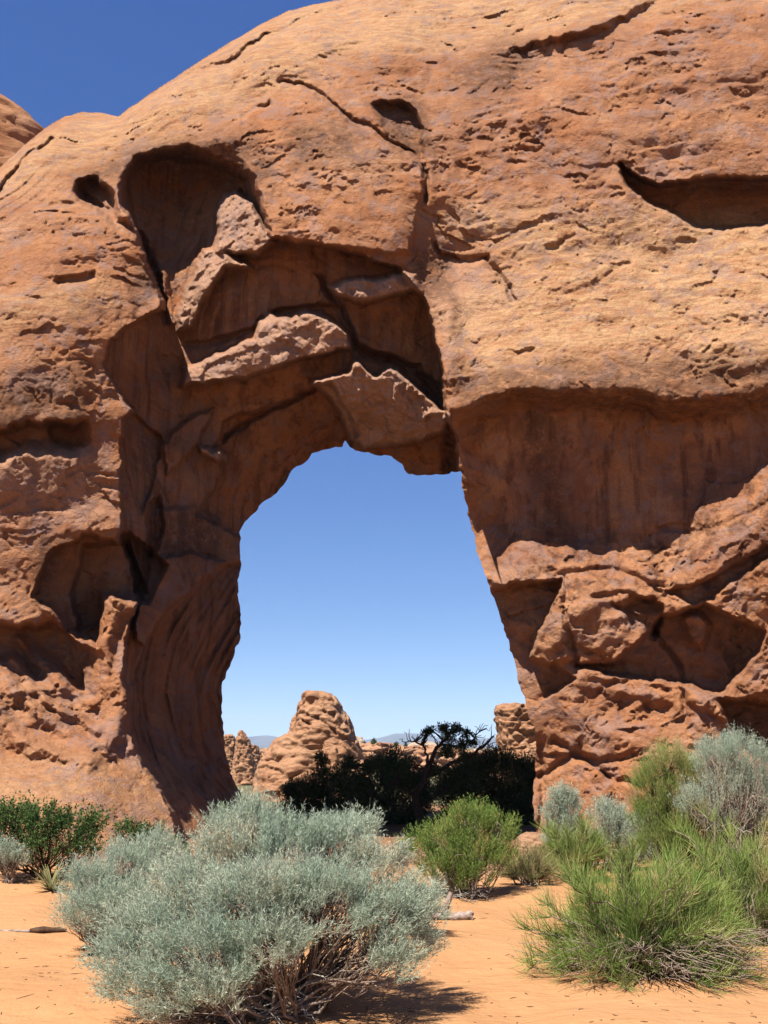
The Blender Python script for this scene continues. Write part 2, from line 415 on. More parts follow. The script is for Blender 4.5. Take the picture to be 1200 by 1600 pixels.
# polygons pushed towards (-) or away from (+) the viewer, metres, edge softness in pixels
POLYS = [
    # blocks in the underside of the span
    ('block', [(335, 330), (350, 305), (372, 299), (395, 315), (410, 345), (428, 378), (404, 394), (365, 395), (335, 388), (341, 355)], -1.7, 6),
    ('slab', [(318, 395), (345, 388), (365, 402), (397, 416), (352, 419), (340, 436), (322, 470), (302, 512), (282, 512), (277, 490), (290, 455), (310, 420)], -1.7, 5),
    ('ledge', [(284, 606), (286, 575), (330, 556), (395, 530), (404, 502), (420, 489), (452, 496), (480, 487), (502, 491), (520, 505), (541, 519), (552, 546), (500, 553), (470, 561), (440, 571), (400, 581), (350, 593), (310, 602)], -1.85, 4),
    ('block', [(514, 446), (540, 436), (580, 440), (612, 430), (648, 430), (660, 455), (612, 463), (570, 476), (530, 462)], -1.8, 5),
    ('hanging_slab', [(488, 602), (520, 588), (545, 580), (556, 562), (590, 590), (612, 572), (640, 590), (692, 640), (706, 652), (700, 672), (640, 691), (570, 699), (546, 686), (532, 650), (515, 620)], -2.5, 4),
    ('block', [(310, 694), (330, 695), (354, 706), (352, 722), (335, 718), (315, 706)], -1.6, 3),
    # inner dark cleft, behind the blocks
    (None, [(540, 520), (560, 545), (620, 560), (690, 600), (692, 640), (640, 592), (600, 570), (552, 556)], 0.5, 5),
    (None, [(400, 500), (440, 480), (520, 478), (545, 520), (520, 506), (480, 488), (420, 490)], 0.5, 4),
    (None, [(442, 130), (480, 137), (520, 167), (545, 188), (575, 198), (610, 224), (655, 252), (662, 300), (640, 400), (420, 372), (395, 275), (340, 215), (400, 160)], -0.35, 5),
    # right face
    (None, [(968, 252), (1000, 275), (1030, 290), (1100, 280), (1200, 277), (1500, 265), (1500, 350), (1200, 347), (1170, 352), (1130, 357), (1090, 352), (1050, 335), (1010, 313), (985, 288)], 2.6, 5),
    (None, [(735, 925), (800, 913), (872, 908), (868, 940), (838, 985), (832, 1030), (870, 1042), (897, 1060), (872, 1073), (852, 1090), (838, 1098), (790, 1085), (770, 1000)], 1.3, 4),
    (None, [(1040, 925), (1075, 918), (1130, 888), (1190, 858), (1300, 830), (1300, 850), (1200, 872), (1140, 906), (1116, 936), (1080, 950)], 0.8, 5),
    (None, [(900, 1042), (960, 1036), (1000, 1002), (1030, 965), (1060, 962), (1100, 946), (1140, 966), (1195, 986), (1186, 1022), (1150, 1060), (1125, 1086), (1060, 1068), (1000, 1062)], 1.6, 5),
    (None, [(1066, 966), (1090, 958), (1112, 980), (1102, 1012), (1082, 1004)], -0.8, 6),
    (None, [(985, 930), (1020, 935), (1036, 965), (1022, 1002), (990, 980), (975, 950)], 0.6, 5),
    (None, [(1122, 1096), (1200, 1100), (1320, 1090), (1320, 1200), (1200, 1192), (1160, 1170), (1140, 1130)], 1.6, 6),
    (None, [(1052, 1066), (1075, 1064), (1110, 1084), (1137, 1130), (1120, 1122), (1075, 1100)], -0.45, 4),
    (None, [(1125, 1090), (1150, 1062), (1175, 1038), (1200, 980), (1320, 950), (1320, 1085), (1200, 1082), (1160, 1098)], -0.5, 5),
    (None, [(832, 990), (850, 965), (874, 940), (890, 960), (880, 1000), (895, 1030), (860, 1042), (836, 1030)], -0.4, 6),
    (None, [(950, 960), (1000, 950), (1010, 985), (1040, 1005), (1010, 1030), (960, 1036), (930, 1010)], -0.3, 8),
    (None, [(585, 165), (620, 158), (650, 175), (662, 205), (660, 248), (640, 228), (600, 196)], 0.9, 6),
    # left pier
    (None, [(66, 880), (82, 858), (116, 848), (128, 832), (176, 841), (196, 834), (262, 880), (232, 940), (196, 936), (160, 928), (152, 1010), (108, 990), (86, 958), (50, 930)], 1.7, 4),
    (None, [(128, 852), (196, 846), (226, 925), (172, 930), (150, 975), (128, 985), (112, 930), (124, 890)], 1.1, 5),
    (None, [(84, 440), (110, 432), (148, 424), (150, 436), (120, 446), (90, 450)], 0.35, 4),
    (None, [(75, 665), (135, 655), (140, 690), (110, 696), (85, 690)], 0.5, 5),
    (None, [(196, 400), (232, 405), (256, 455), (250, 478), (215, 490), (205, 460)], 0.12, 6),
    (None, [(120, 285), (150, 278), (175, 300), (182, 340), (152, 325), (126, 308)], 1.7, 7),
    ('spur', [(236, 872), (300, 862), (352, 878), (302, 921), (252, 966), (222, 1010), (210, 1000), (216, 950), (226, 905)], -1.0, 3),
    (None, [(352, 886), (300, 926), (250, 969), (219, 1012), (207, 1060), (215, 1112), (250, 1172), (300, 1226), (350, 1256), (392, 1258), (352, 1150), (378, 1000), (380, 880)], 0.7, 4),
    (None, [(350, 658), (400, 638), (470, 616), (520, 600), (560, 680), (541, 700), (455, 745), (380, 840), (306, 806), (340, 762)], 0.7, 3),
    (None, [(250, 700), (300, 650), (335, 640), (310, 690), (262, 742)], -0.5, 4),
    (None, [(205, 640), (250, 690), (235, 780), (215, 800), (200, 740)], 0.5, 4),
    (None, [(240, 800), (300, 790), (345, 815), (340, 870), (300, 862), (240, 872)], -0.35, 4),
    (None, [(232, 790), (250, 780), (252, 840), (236, 880), (230, 850)], 0.8, 4),
]
# overhang lips: polyline, projection, drop width, length of the recess below (full, fade)
LIPS = [
    ([(690, 655), (740, 632), (800, 606), (870, 612), (950, 606), (1000, 612), (1060, 622), (1130, 622), (1200, 606), (1500, 590)], 1.5, 40, 'big', 125),
    ([(-300, 690), (0, 672), (40, 657), (100, 662), (138, 652)], 1.2, 9, 22, 60),
    ([(-300, 955), (0, 968), (30, 977), (85, 968), (148, 1008)], 1.5, 14, 60, 120),
    ([(780, 76), (850, 62), (920, 46), (985, 20), (1030, -12)], 0.6, 10, 40, 120),
    ([(205, 236), (240, 240), (300, 236), (345, 222), (395, 204)], 0.35, 20, 40, 120),
    ([(740, 905), (790, 912), (872, 908)], 0.3, 8, 20, 60),
    ([(900, 1058), (1000, 1062), (1060, 1068)], 0.3, 8, 30, 80),
    ([(100, 1080), (140, 1060)], 0.2, 8, 20, 40),
]
CRACKS = [
    ([(440, 128), (480, 135), (520, 165), (545, 186), (575, 196), (610, 222), (655, 250), (664, 275), (667, 316)], 0.45, 4),
    ([(0, 818), (20, 860), (40, 915), (56, 962)], 0.35, 3),
    ([(30, 700), (48, 735), (62, 758)], 0.25, 3),
    ([(120, 296), (180, 345), (214, 366), (236, 410), (256, 470), (262, 500)], 0.8, 6),
    ([(360, 395), (392, 414), (440, 414), (470, 425), (510, 433)], 0.35, 3),
    ([(500, 430), (540, 500), (556, 542), (600, 562), (650, 572), (694, 622)], 0.6, 5),
    ([(330, 700), (390, 655), (430, 635), (500, 606)], 0.4, 4),
    ([(290, 540), (350, 528), (400, 510), (430, 485)], 0.4, 5),
    ([(760, 410), (790, 450), (798, 470)], 0.3, 4),
    ([(680, 380), (690, 400), (720, 410), (760, 405)], 0.3, 5),
    ([(880, 905), (884, 980), (900, 1040)], 0.3, 5),
    ([(960, 940), (1010, 975), (1060, 1040), (1070, 1130)], 0.25, 4),
    ([(865, 900), (930, 885), (990, 900), (1050, 940)], 0.25, 6),
    ([(930, 930), (985, 925), (1030, 950)], 0.3, 5),
    ([(1040, 826), (1100, 835), (1180, 795), (1300, 740)], 0.12, 5),
    ([(800, 490), (900, 446), (1000, 424), (1100, 408), (1260, 390)], 0.16, 3),
    ([(840, 575), (1000, 556), (1100, 542), (1260, 528)], 0.12, 3),
    ([(920, 436), (1000, 446), (1100, 430), (1260, 418)], 0.14, 3),
    ([(720, 520), (800, 500), (870, 470)], 0.12, 3),
    ([(860, 390), (900, 372)], 0.16, 4), ([(930, 440), (960, 420), (985, 415)], 0.14, 4),
    ([(840, 1220), (900, 1180), (960, 1215), (1010, 1230)], 0.3, 6),
    ([(870, 1160), (930, 1190), (990, 1180)], 0.25, 6),
    ([(845, 1165), (850, 1240), (842, 1300)], 0.2, 5),
    ([(300, 90), (200, 180), (150, 280)], 0.12, 6),
    ([(200, 170), (290, 120), (370, 85), (470, 30), (540, 10)], 0.6, 4),
    ([(250, 150), (330, 110), (420, 60)], 0.4, 4), ([(380, 180), (400, 165), (420, 160)], 0.35, 4), ([(460, 165), (470, 150)], 0.3, 3),
    ([(80, 215), (40, 250), (0, 300)], 0.6, 4),
    ([(60, 228), (110, 196), (175, 188)], 0.4, 3),
]
RIDGES = [  # polyline, push towards viewer, radius px
    ([(182, 940), (168, 1000), (172, 1080), (166, 1160)], 0.75, 20),
    ([(206, 985), (192, 1060), (184, 1150)], 0.55, 11),
    ([(205, 900), (215, 1000), (200, 1090), (205, 1170)], 0.35, 10),
    ([(252, 425), (258, 470), (266, 500)], 0.6, 8),
    ([(0, 1040), (60, 1120), (140, 1165)], 0.6, 14),
    ([(20, 1030), (80, 1100), (150, 1140)], 0.6, 10),
    ([(30, 1000), (90, 1060), (140, 1100)], 0.55, 9),
    ([(-40, 1080), (40, 1160), (140, 1190)], 0.55, 16),
    ([(60, 930), (100, 985), (150, 1012)], 0.45, 9),
    ([(700, 470), (698, 560), (712, 680), (730, 760)], 0.35, 18),
    ([(860, 1010), (900, 960), (940, 930), (1010, 930)], 0.2, 12),
    ([(890, 1060), (960, 1080), (1040, 1090)], 0.25, 14),
    ([(1000, 100), (900, 130), (820, 180)], 0.15, 20),
]

gu = np.concatenate([np.arange(-300, -24, 12.0), np.arange(-24, 1224, 2.0), np.arange(1224, 1501, 12.0)])
gv = np.concatenate([np.arange(-240, -16, 8.0), np.arange(-16, 1340, 2.0), np.arange(1340, 1471, 8.0)])
U, V = np.meshgrid(gu, gv)
nv_, nu_ = U.shape

# jagged outlines: wobble the outline itself, then snap the border vertices to it
def wobble(line, amp, seed, step=5.0):
    out = []
    n = len(line)
    for i in range(n):
        (x0, y0), (x1, y1) = line[i], line[(i + 1) % n]
        m = max(1, int(math.hypot(x1 - x0, y1 - y0) / step))
        for k in range(m):
            t = k / m
            out.append((x0 + (x1 - x0) * t, y0 + (y1 - y0) * t))
    a = np.array(out)
    ox = perlin(a[:, 0] / 13, a[:, 1] / 13, 0.5, seed) * amp + perlin(a[:, 0] / 5, a[:, 1] / 5, 0.5, seed + 1) * amp * 0.6
    oy = perlin(a[:, 0] / 13, a[:, 1] / 13, 9.5, seed) * amp + perlin(a[:, 0] / 5, a[:, 1] / 5, 9.5, seed + 1) * amp * 0.6
    return [tuple(p) for p in (a + np.stack([ox, oy], -1))]
hole_w = wobble(HOLE, 4.6, 40)
sky_w = wobble(SKYLINE, 2.2, 50, 8.0)

solid = inside(U, V, sky_w) & ~inside(U, V, hole_w)
cell = solid[:-1, :-1] & solid[1:, :-1] & solid[:-1, 1:] & solid[1:, 1:]
# grow by one ring so that snapping can pull the border onto the outline
used = np.zeros_like(solid)
used[:-1, :-1] |= cell; used[1:, :-1] |= cell; used[:-1, 1:] |= cell; used[1:, 1:] |= cell
full = np.zeros_like(used)
cpad = np.pad(cell, 1)
full = cpad[:-1, :-1] & cpad[1:, :-1] & cpad[:-1, 1:] & cpad[1:, 1:]
border = used & ~full
bi, bj = np.nonzero(border)
def nearest(bu, bv, line):
    P = np.array(line + [line[0]]); A = P[:-1]; B = P[1:]
    best = np.full(bu.shape, 1e9); ru = bu.copy(); rv = bv.copy()
    for (x0, y0), (x1, y1) in zip(A, B):
        near = (np.abs(bu - x0) < 40) & (np.abs(bv - y0) < 40)
        if not near.any(): continue
        a, b = bu[near], bv[near]
        dx, dy = x1 - x0, y1 - y0
        t = np.clip(((a - x0) * dx + (b - y0) * dy) / (dx * dx + dy * dy + 1e-9), 0, 1)
        qx = x0 + t * dx; qy = y0 + t * dy
        d = np.hypot(a - qx, b - qy)
        s = d < best[near]
        idx = np.nonzero(near)[0][s]
        best[idx] = d[s]; ru[idx] = qx[s]; rv[idx] = qy[s]
    return best, ru, rv
b1, u1, v1 = nearest(U[bi, bj], V[bi, bj], hole_w)
b2, u2, v2 = nearest(U[bi, bj], V[bi, bj], sky_w)
sel = b1 < b2
bd = np.where(sel, b1, b2); nu1 = np.where(sel, u1, u2); nv1 = np.where(sel, v1, v2)
ok = bd < np.where(sel, 3.5, 14.0)
UU = U.copy(); VV = V.copy()
UU[bi[ok], bj[ok]] = nu1[ok]; VV[bi[ok], bj[ok]] = nv1[ok]

# feature coordinates: warped so that every edge is ragged
def n2(su, sv, seed, o=1):
    return fbm(UU / su, VV / sv, 0.37, o, seed)
WU = UU + 9 * n2(55, 55, 101) + 5 * n2(19, 19, 102) + 3.2 * n2(7.5, 7.5, 103)
WV = VV + 9 * n2(55, 55, 111) + 5 * n2(19, 19, 112) + 3.2 * n2(7.5, 7.5, 113)

fe_in = 3.5 + 9.0 * sstep(360, 300, VV)
sd_in = sdf(WU + 8 * n2(70, 70, 104), WV + 8 * n2(70, 70, 114), INNER_POLY, 40)
inner_m = sstep(-fe_in, fe_in, sd_in)
D = rbf(FRONT, UU, VV) * (1 - inner_m) + rbf(INNER, UU, VV) * inner_m
for name, poly, off, fe in POLYS:
    D += off * pmask(WU, WV, poly, fe)
for line, p, w, l0, l1 in LIPS:
    xs = np.array([q[0] for q in line], float); ys = np.array([q[1] for q in line], float)
    ly = np.interp(WU, xs, ys) + 12 * perlin(WU / 46.0, 0.2, 0.7, 150) + 6 * perlin(WU / 17.0, 0.2, 0.7, 151)
    e = sstep(xs[0] - 6, xs[0] + 30, WU) * (1 - sstep(xs[-1] - 30, xs[-1] + 6, WU))
    below = WV - ly
    if l0 == 'big':
        l0 = np.interp(WU, [700, 1040, 1100, 1200, 1500], [195, 205, 150, 85, 70]); l1 = l0 + l1
        p = np.interp(WU, [700, 740, 950, 1040, 1100, 1200, 1500], [1.4, 1.6, 1.75, 1.7, 1.3, 0.9, 0.85])
    D += p * e * sstep(-2, w, below) * (1 - sstep(l0, l1, below))
    D -= 0.12 * p * e * np.exp(-((below + 8) / 16.0) ** 2)
gap = sstep(-0.05, 0.3, n2(34, 34, 145, 2))
for line, dep, w in CRACKS:
    d = seg_dist(WU, WV, line)
    D += dep * np.exp(-(d / w) ** 2) * (0.3 * gap if w <= 3 else 1)
for line, dep, w in RIDGES:
    d = seg_dist(WU, WV, line)
    D -= dep * np.exp(-(d / w) ** 2)

# skyline rolls away over the top
sd_sky = seg_dist(UU, VV, SKYLINE[1:-1])
D += 2.2 * np.exp(-sd_sky / 9.0)

# flutes swept down the inner side of the left pier
fl = pmask(UU, VV, [(352, 885), (300, 925), (250, 968), (215, 1015), (205, 1100), (215, 1170), (260, 1230), (330, 1290), (420, 1300), (370, 1220), (352, 1150), (378, 1000), (378, 880)], 12)
cv = (VV - 1080) / 190.0
flow = (UU - 205 - 70 * cv * cv) / (1.0 + 0.35 * np.abs(cv)) + 6 * n2(60, 60, 131)
D += fl * (0.05 * np.sin(flow / 6.1 + 2.4 * n2(60, 110, 132)) * (0.6 + n2(60, 100, 136)) + 0.12 * np.sin(flow / 1.9 + 2.0 * n2(50, 90, 137)) * (n2(30, 80, 133) + 0.45) + 0.28 * perlin(flow / 13.0, VV / 190.0, 0.2, 134) + 0.16 * perlin(flow / 5.0, VV / 120.0, 0.7, 135))
# strata that follow the crest line
stra = sd_sky / 13.0 + 0.7 * n2(140, 60, 138)
D += 0.38 * (np.floor(stra) + sstep(0.0, 0.3, stra - np.floor(stra)) - stra) * np.exp(-sd_sky / 45.0) * sstep(-0.25, 0.25, n2(110, 110, 139))

a_pl = np.zeros_like(U)
for name, poly, off, fe in POLYS:
    if name and name != 'spur': a_pl = np.maximum(a_pl, pmask(WU, WV, poly, 4))
# fractured relief in 3D
P0 = px(UU, VV, D)
X, Y, Z = P0[..., 0], P0[..., 1], P0[..., 2]
calm = 1.0 - 0.55 * inner_m
rough_reg = pmask(UU, VV, [(-300, 1000), (150, 1010), (190, 1180), (100, 1210), (-300, 1200)], 30) + pmask(UU, VV, [(780, 880), (1300, 830), (1300, 1200), (1050, 1230), (860, 1100)], 40)
rough_reg += 0.8 * pmask(UU, VV, [(540, 640), (700, 600), (700, 690), (550, 700)], 12)
patch = sstep(-0.2, 0.35, fbm(X * 0.3, Y * 0.3, Z * 0.35, 2, 205))          # broken patches between smooth faces
smooth_shade = pmask(UU, VV, [(730, 650), (1300, 640), (1300, 700), (1000, 830), (780, 830)], 20)
amp = (0.45 + 0.6 * patch) * (1 - 0.45 * inner_m) * (1 - 0.7 * smooth_shade) + 0.5 * rough_reg
def plates(h, edge=0.10):
    f = np.floor(h); r = h - f
    return f + sstep(0.0, edge, r)
D += 0.55 * fbm(X * 0.22, Y * 0.22, Z * 0.3, 3, 201) * calm
# rounded blocks with sharp crevices between them
bil = np.abs(perlin(X * 0.62 + 0.25 * Z, Y * 0.5, Z * 0.85 - 0.2 * X, 206)) + 0.45 * np.abs(perlin(X * 1.5 + 0.5 * Z, Y, Z * 2.1 - 0.5 * X, 207))
D -= ((0.55 - 0.2 * (UU > 600)) * rough_reg + 0.10 * patch * (1 - inner_m)) * (np.minimum(bil, 0.5) - 0.25)
D += 0.11 * fbm(X * 0.8, Y * 0.8, Z * 1.0, 4, 211) * (0.4 + 0.6 * amp)
g1 = sstep(-0.1, 0.3, fbm(X * 0.7, Y * 0.7, Z * 0.7, 2, 223))
s1 = fbm(X * 0.30 + 3 + 0.12 * Z, Y * 0.3, Z * 0.6, 2, 221) * 3.0 + 0.3 * fbm(X * 2.2, Y * 2.2, Z * 2.8, 4, 222)
D += 0.20 * (plates(s1, 0.08) - s1) * (0.3 + 0.7 * amp) * g1
g2 = sstep(0.0, 0.3, fbm(X * 1.3, Y * 1.3, Z * 1.3, 2, 233))
s2 = fbm(X * 0.8 + 13 + 0.4 * Z, Y * 0.6, Z * 1.5 - 0.5 * X, 2, 231) * 2.6 + 0.35 * fbm(X * 4, Y * 4, Z * 5, 3, 232)
D += 0.12 * (plates(s2, 0.10) - s2) * amp * g2
g3 = sstep(0.0, 0.25, fbm(X * 2.2, Y * 2.2, Z * 2.2, 2, 243))
s3 = fbm(X * 1.7 + 23 + Z, Y * 1.2, Z * 2.6 - 1.4 * X, 2, 241) * 2.4 + 0.35 * fbm(X * 8, Y * 8, Z * 8, 2, 242)
D += 0.07 * (plates(s3, 0.14) - s3) * (0.35 + 0.65 * amp) * g3
# short slanting nicks where flakes have dropped out
q1 = 0.82 * X + 0.57 * Z; q2 = -0.57 * X + 0.82 * Z
nick = fbm(q1 * 1.3, Y * 0.8, q2 * 4.2, 3, 281)
D += 0.05 * sstep(0.46, 0.6, nick) * (1 - 0.7 * inner_m) * sstep(0.0, 0.4, fbm(X * 0.5, Y * 0.5, Z * 0.5, 2, 283))
nick = fbm(q1 * 3.0, Y * 2, q2 * 8.0, 2, 282)
D += 0.045 * sstep(0.33, 0.5, nick) * (1 - 0.6 * inner_m) * sstep(-0.1, 0.4, fbm(X * 0.8, Y * 0.8, Z * 0.8, 2, 284))
fi = fbm(X * 0.5 + 0.2 * Y, Y * 0.35, Z * 0.22, 2, 291) * 3.2
D += inner_m * (1 - fl) * (0.10 * (plates(fi, 0.2) - fi) + 0.10 * fbm(X * 1.1, Y * 0.8, Z * 0.5, 3, 292))
# bedding on the upper slopes
bed_m = sstep(430, 120, VV) * (1 - 0.5 * inner_m) + 0.6 * pmask(UU, VV, [(700, 330), (1500, 330), (1500, 590), (780, 590)], 60)
sb = Z * 1.25 - 0.22 * X + 0.9 * fbm(X * 0.3, Y * 0.3, Z * 0.4, 3, 251) + 0.2 * fbm(X * 2, Y * 2, Z * 2, 2, 252)
D += 0.17 * (plates(sb, 0.14) - sb) * bed_m * sstep(-0.2, 0.35, fbm(X * 0.35, Y * 0.35, Z * 0.35, 2, 253))
blk = np.clip(a_pl, 0, 1)
sk = fbm(X * 0.7 + 5, Y * 0.7, Z * 0.9, 1, 295) * 2.4 + 0.2 * fbm(X * 5, Y * 5, Z * 5, 2, 296)
D += blk * (0.13 * (plates(sk, 0.18) - sk) + 0.20 * fbm(X * 1.5, Y * 1.5, Z * 1.9, 4, 297, 0.6))
# coarse knobbly weathering and pock marks
D += 0.032 * fbm(X * 3.2, Y * 3.2, Z * 4.0, 3, 261) * (0.4 + 0.6 * amp)
D += 0.016 * fbm(X * 8.5, Y * 8.5, Z * 10.5, 2, 265) * (0.5 + 0.5 * amp)
pock = fbm(X * 1.9, Y * 1.9, Z * 2.4, 2, 271)
D += 0.07 * sstep(0.55, 0.7, pock) * amp

PT = px(UU, VV, D)
# masks for the material: stains, varnish, fresh breaks, plus darkening painted into shaded walls
a_varn = np.zeros_like(U); a_pale = np.zeros_like(U); a_yel = np.zeros_like(U); a_grey = 0.65 + 0 * U; a_str = 0.25 + 0 * U
for poly, val, fe in [([(240, 500), (690, 460), (720, 740), (380, 830), (200, 800)], 0.2, 30)]:
    a_str += val * pmask(UU, VV, poly, fe)
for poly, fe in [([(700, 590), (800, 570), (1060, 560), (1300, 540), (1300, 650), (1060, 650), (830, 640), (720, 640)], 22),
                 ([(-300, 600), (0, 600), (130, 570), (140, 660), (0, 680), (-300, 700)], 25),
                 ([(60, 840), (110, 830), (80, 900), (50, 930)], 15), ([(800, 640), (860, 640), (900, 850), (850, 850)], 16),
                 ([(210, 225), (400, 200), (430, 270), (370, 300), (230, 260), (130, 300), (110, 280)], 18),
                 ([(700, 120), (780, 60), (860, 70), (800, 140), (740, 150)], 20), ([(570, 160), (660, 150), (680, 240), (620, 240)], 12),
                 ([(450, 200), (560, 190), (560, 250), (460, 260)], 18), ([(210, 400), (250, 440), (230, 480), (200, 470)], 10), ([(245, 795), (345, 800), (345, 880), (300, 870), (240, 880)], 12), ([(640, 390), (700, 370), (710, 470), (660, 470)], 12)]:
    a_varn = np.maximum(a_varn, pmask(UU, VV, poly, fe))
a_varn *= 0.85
for name, poly, off, fe in POLYS:
    if name and name != 'spur': a_pale = np.maximum(a_pale, pmask(WU, WV, poly, 4))
for poly, fe in [([(0, 700), (130, 690), (190, 790), (150, 830), (60, 800), (-100, 900), (-100, 720)], 25), ([(690, 410), (760, 410), (790, 470), (700, 560), (670, 480)], 14)]:
    a_pale = np.maximum(a_pale, 0.55 * pmask(UU, VV, poly, fe))
for poly, val, fe in [([(650, 330), (900, 330), (1500, 330), (1500, 600), (1000, 560), (720, 580), (700, 500), (800, 400)], 0.9, 40),
                 ([(0, 260), (130, 175), (200, 170), (450, 0), (1500, -230), (1500, -60), (1000, 20), (800, 60), (560, 90), (380, 160), (220, 230), (0, 300)], 0.8, 30),
                 ([(0, 460), (170, 430), (190, 480), (0, 520)], 0.6, 20), ([(0, 1180), (280, 1200), (300, 1320), (-300, 1440), (-300, 1150)], 0.45, 40)]:
    a_yel = np.maximum(a_yel, val * pmask(UU, VV, poly, fe))
for poly, val, fe in [([(195, 450), (260, 450), (250, 500), (210, 500)], 1, 8), ([(30, 690), (140, 690), (140, 760), (70, 760)], 0.9, 15), ([(30, 820), (80, 820), (70, 880), (30, 890)], 1, 10),
                 ([(1040, 130), (1130, 110), (1180, 190), (1060, 220)], 0.8, 25), ([(670, 380), (720, 380), (715, 530), (680, 500)], 1, 10), ([(60, 1180), (150, 1190), (140, 1220), (50, 1215)], 1, 15), ([(330, 300), (420, 300), (420, 390), (330, 390)], 0.8, 15)]:
    a_grey = np.maximum(a_grey, val * pmask(UU, VV, poly, fe))
a_str = np.maximum(a_str, 0.75 * inner_m)  # real streaks, spread over the whole recess so their colour deepens its shade
a_str = np.maximum(a_str, 0.9 * pmask(UU, VV, [(720, 640), (1300, 600), (1300, 960), (800, 920)], 30))
a_str = np.maximum(a_str, 0.8 * pmask(UU, VV, [(0, 700), (150, 700), (180, 840), (0, 900)], 30))

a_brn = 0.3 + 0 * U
for poly, val, fe in [([(560, 60), (800, 40), (1500, -40), (1500, 340), (1050, 340), (800, 330), (690, 330), (600, 220)], 0.7, 50), ([(740, 860), (1400, 760), (1400, 1250), (840, 1250)], 0.4, 40), ([(715, 640), (1060, 630), (1300, 620), (1300, 900), (760, 900)], 1.0, 24),  # last entry paints extra shade onto the varnished wall under the right overhang
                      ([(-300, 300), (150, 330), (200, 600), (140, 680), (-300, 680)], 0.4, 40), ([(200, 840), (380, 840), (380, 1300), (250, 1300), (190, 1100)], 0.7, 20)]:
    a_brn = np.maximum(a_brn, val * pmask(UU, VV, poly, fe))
a_varn = np.maximum(a_varn, 0.2 * fl)
# whole-surface normals so that the parts meet without a seam
du = np.zeros_like(PT); dv = np.zeros_like(PT)
du[:, 1:-1] = PT[:, 2:] - PT[:, :-2]; du[:, 0] = PT[:, 1] - PT[:, 0]; du[:, -1] = PT[:, -1] - PT[:, -2]
dv[1:-1] = PT[2:] - PT[:-2]; dv[0] = PT[1] - PT[0]; dv[-1] = PT[-1] - PT[-2]
NN = np.cross(dv, du); NN /= np.linalg.norm(NN, axis=-1, keepdims=True) + 1e-9   # towards the viewer
NN = np.where(NN[..., 1:2] > 0.98, -NN, NN)

# ---- split into parts along the real joints
lab = np.zeros(U.shape, int)
SPAN = [(118, 297), (190, 178), (440, 128), (480, 135), (520, 165), (545, 186), (575, 196), (610, 222), (655, 250), (664, 275), (667, 316), (690, 400), (700, 470), (690, 580), (700, 640), (721, 742), (640, 900), (375, 828), (300, 800), (200, 640), (258, 488), (236, 410), (180, 345)]
LEFT = [(-310, 1490), (-310, 100), (186, 100), (190, 178), (118, 297), (180, 345), (236, 410), (258, 488), (200, 640), (300, 800), (375, 828), (450, 1000), (450, 1490)]
RIGHT = [(667, 316), (690, 400), (700, 470), (690, 580), (700, 640), (721, 742), (600, 900), (600, 1490), (1510, 1490), (1510, 270), (1200, 277), (1030, 290), (968, 252), (800, 310)]
partname = ['dome', 'left_pier', 'span', 'right_pier']
for i, poly in ((1, LEFT), (2, SPAN), (3, RIGHT)):
    lab[inside(UU, VV, poly)] = i
for name, poly, off, fe in POLYS:
    if name:
        partname.append(name)
        lab[sdf(WU, WV, poly, 10) > -fe] = len(partname) - 1
clab = lab[:-1, :-1].copy()
idx = np.arange(U.size).reshape(U.shape)
quads = np.stack([idx[:-1, :-1], idx[1:, :-1], idx[1:, 1:], idx[:-1, 1:]], -1)
arch = empty('sandstone_arch', (0, 30, -1))
tag(arch, 'huge orange sandstone arch with a tall opening framing blue sky', 'rock arch')
flatP = PT.reshape(-1, 3); flatN = NN.reshape(-1, 3)
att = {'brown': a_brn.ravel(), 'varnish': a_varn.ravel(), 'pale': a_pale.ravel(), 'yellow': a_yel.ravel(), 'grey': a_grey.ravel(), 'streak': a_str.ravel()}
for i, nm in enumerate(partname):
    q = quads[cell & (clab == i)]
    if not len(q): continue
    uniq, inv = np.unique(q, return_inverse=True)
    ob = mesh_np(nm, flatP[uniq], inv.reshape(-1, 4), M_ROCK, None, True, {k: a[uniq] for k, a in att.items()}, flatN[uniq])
    adopt(ob, arch)
# ---- thickness: rims run back from every border edge, and a rear face closes the mass
e_all = np.concatenate([quads[..., [0, 1]][cell], quads[..., [1, 2]][cell], quads[..., [2, 3]][cell], quads[..., [3, 0]][cell]])
key = np.sort(e_all, 1); key = key[:, 0] * U.size + key[:, 1]
uq, first, cnt = np.unique(key, return_index=True, return_counts=True)
be = e_all[first[cnt == 1]]
bu, inv = np.unique(be, return_inverse=True); inv = inv.reshape(-1, 2)
fu = UU.ravel()[bu]; fv = VV.ravel()[bu]; fd = D.ravel()[bu]
hole_side = seg_dist(fu, fv, HOLE) < 12
steps = 6
rim = []
ctr = np.array([600.0, 1000.0])
for s in range(steps + 1):
    t = s / steps
    back = np.where(hole_side, np.maximum(fd + 1.0, 37.5), fd + 9.0)
    dd = fd + (back - fd) * t
    grow = np.where(hole_side, 1.0 + 0.10 * t + 0.012 * (t > 0), 1.0 - 0.02 * t)
    pu = ctr[0] + (fu - ctr[0]) * grow; pv = ctr[1] + (fv - ctr[1]) * np.where(hole_side, grow, 1.0) + np.where(hole_side, 0, 120 * t * t)
    p = px(pu, pv, dd)
    rim.append(p)
R = np.concatenate(rim); nb = len(bu)
rf = []
for s in range(steps):
    rf.append(np.stack([inv[:, 0] + s * nb, inv[:, 0] + (s + 1) * nb, inv[:, 1] + (s + 1) * nb, inv[:, 1] + s * nb], -1))
z0 = np.zeros(len(R))
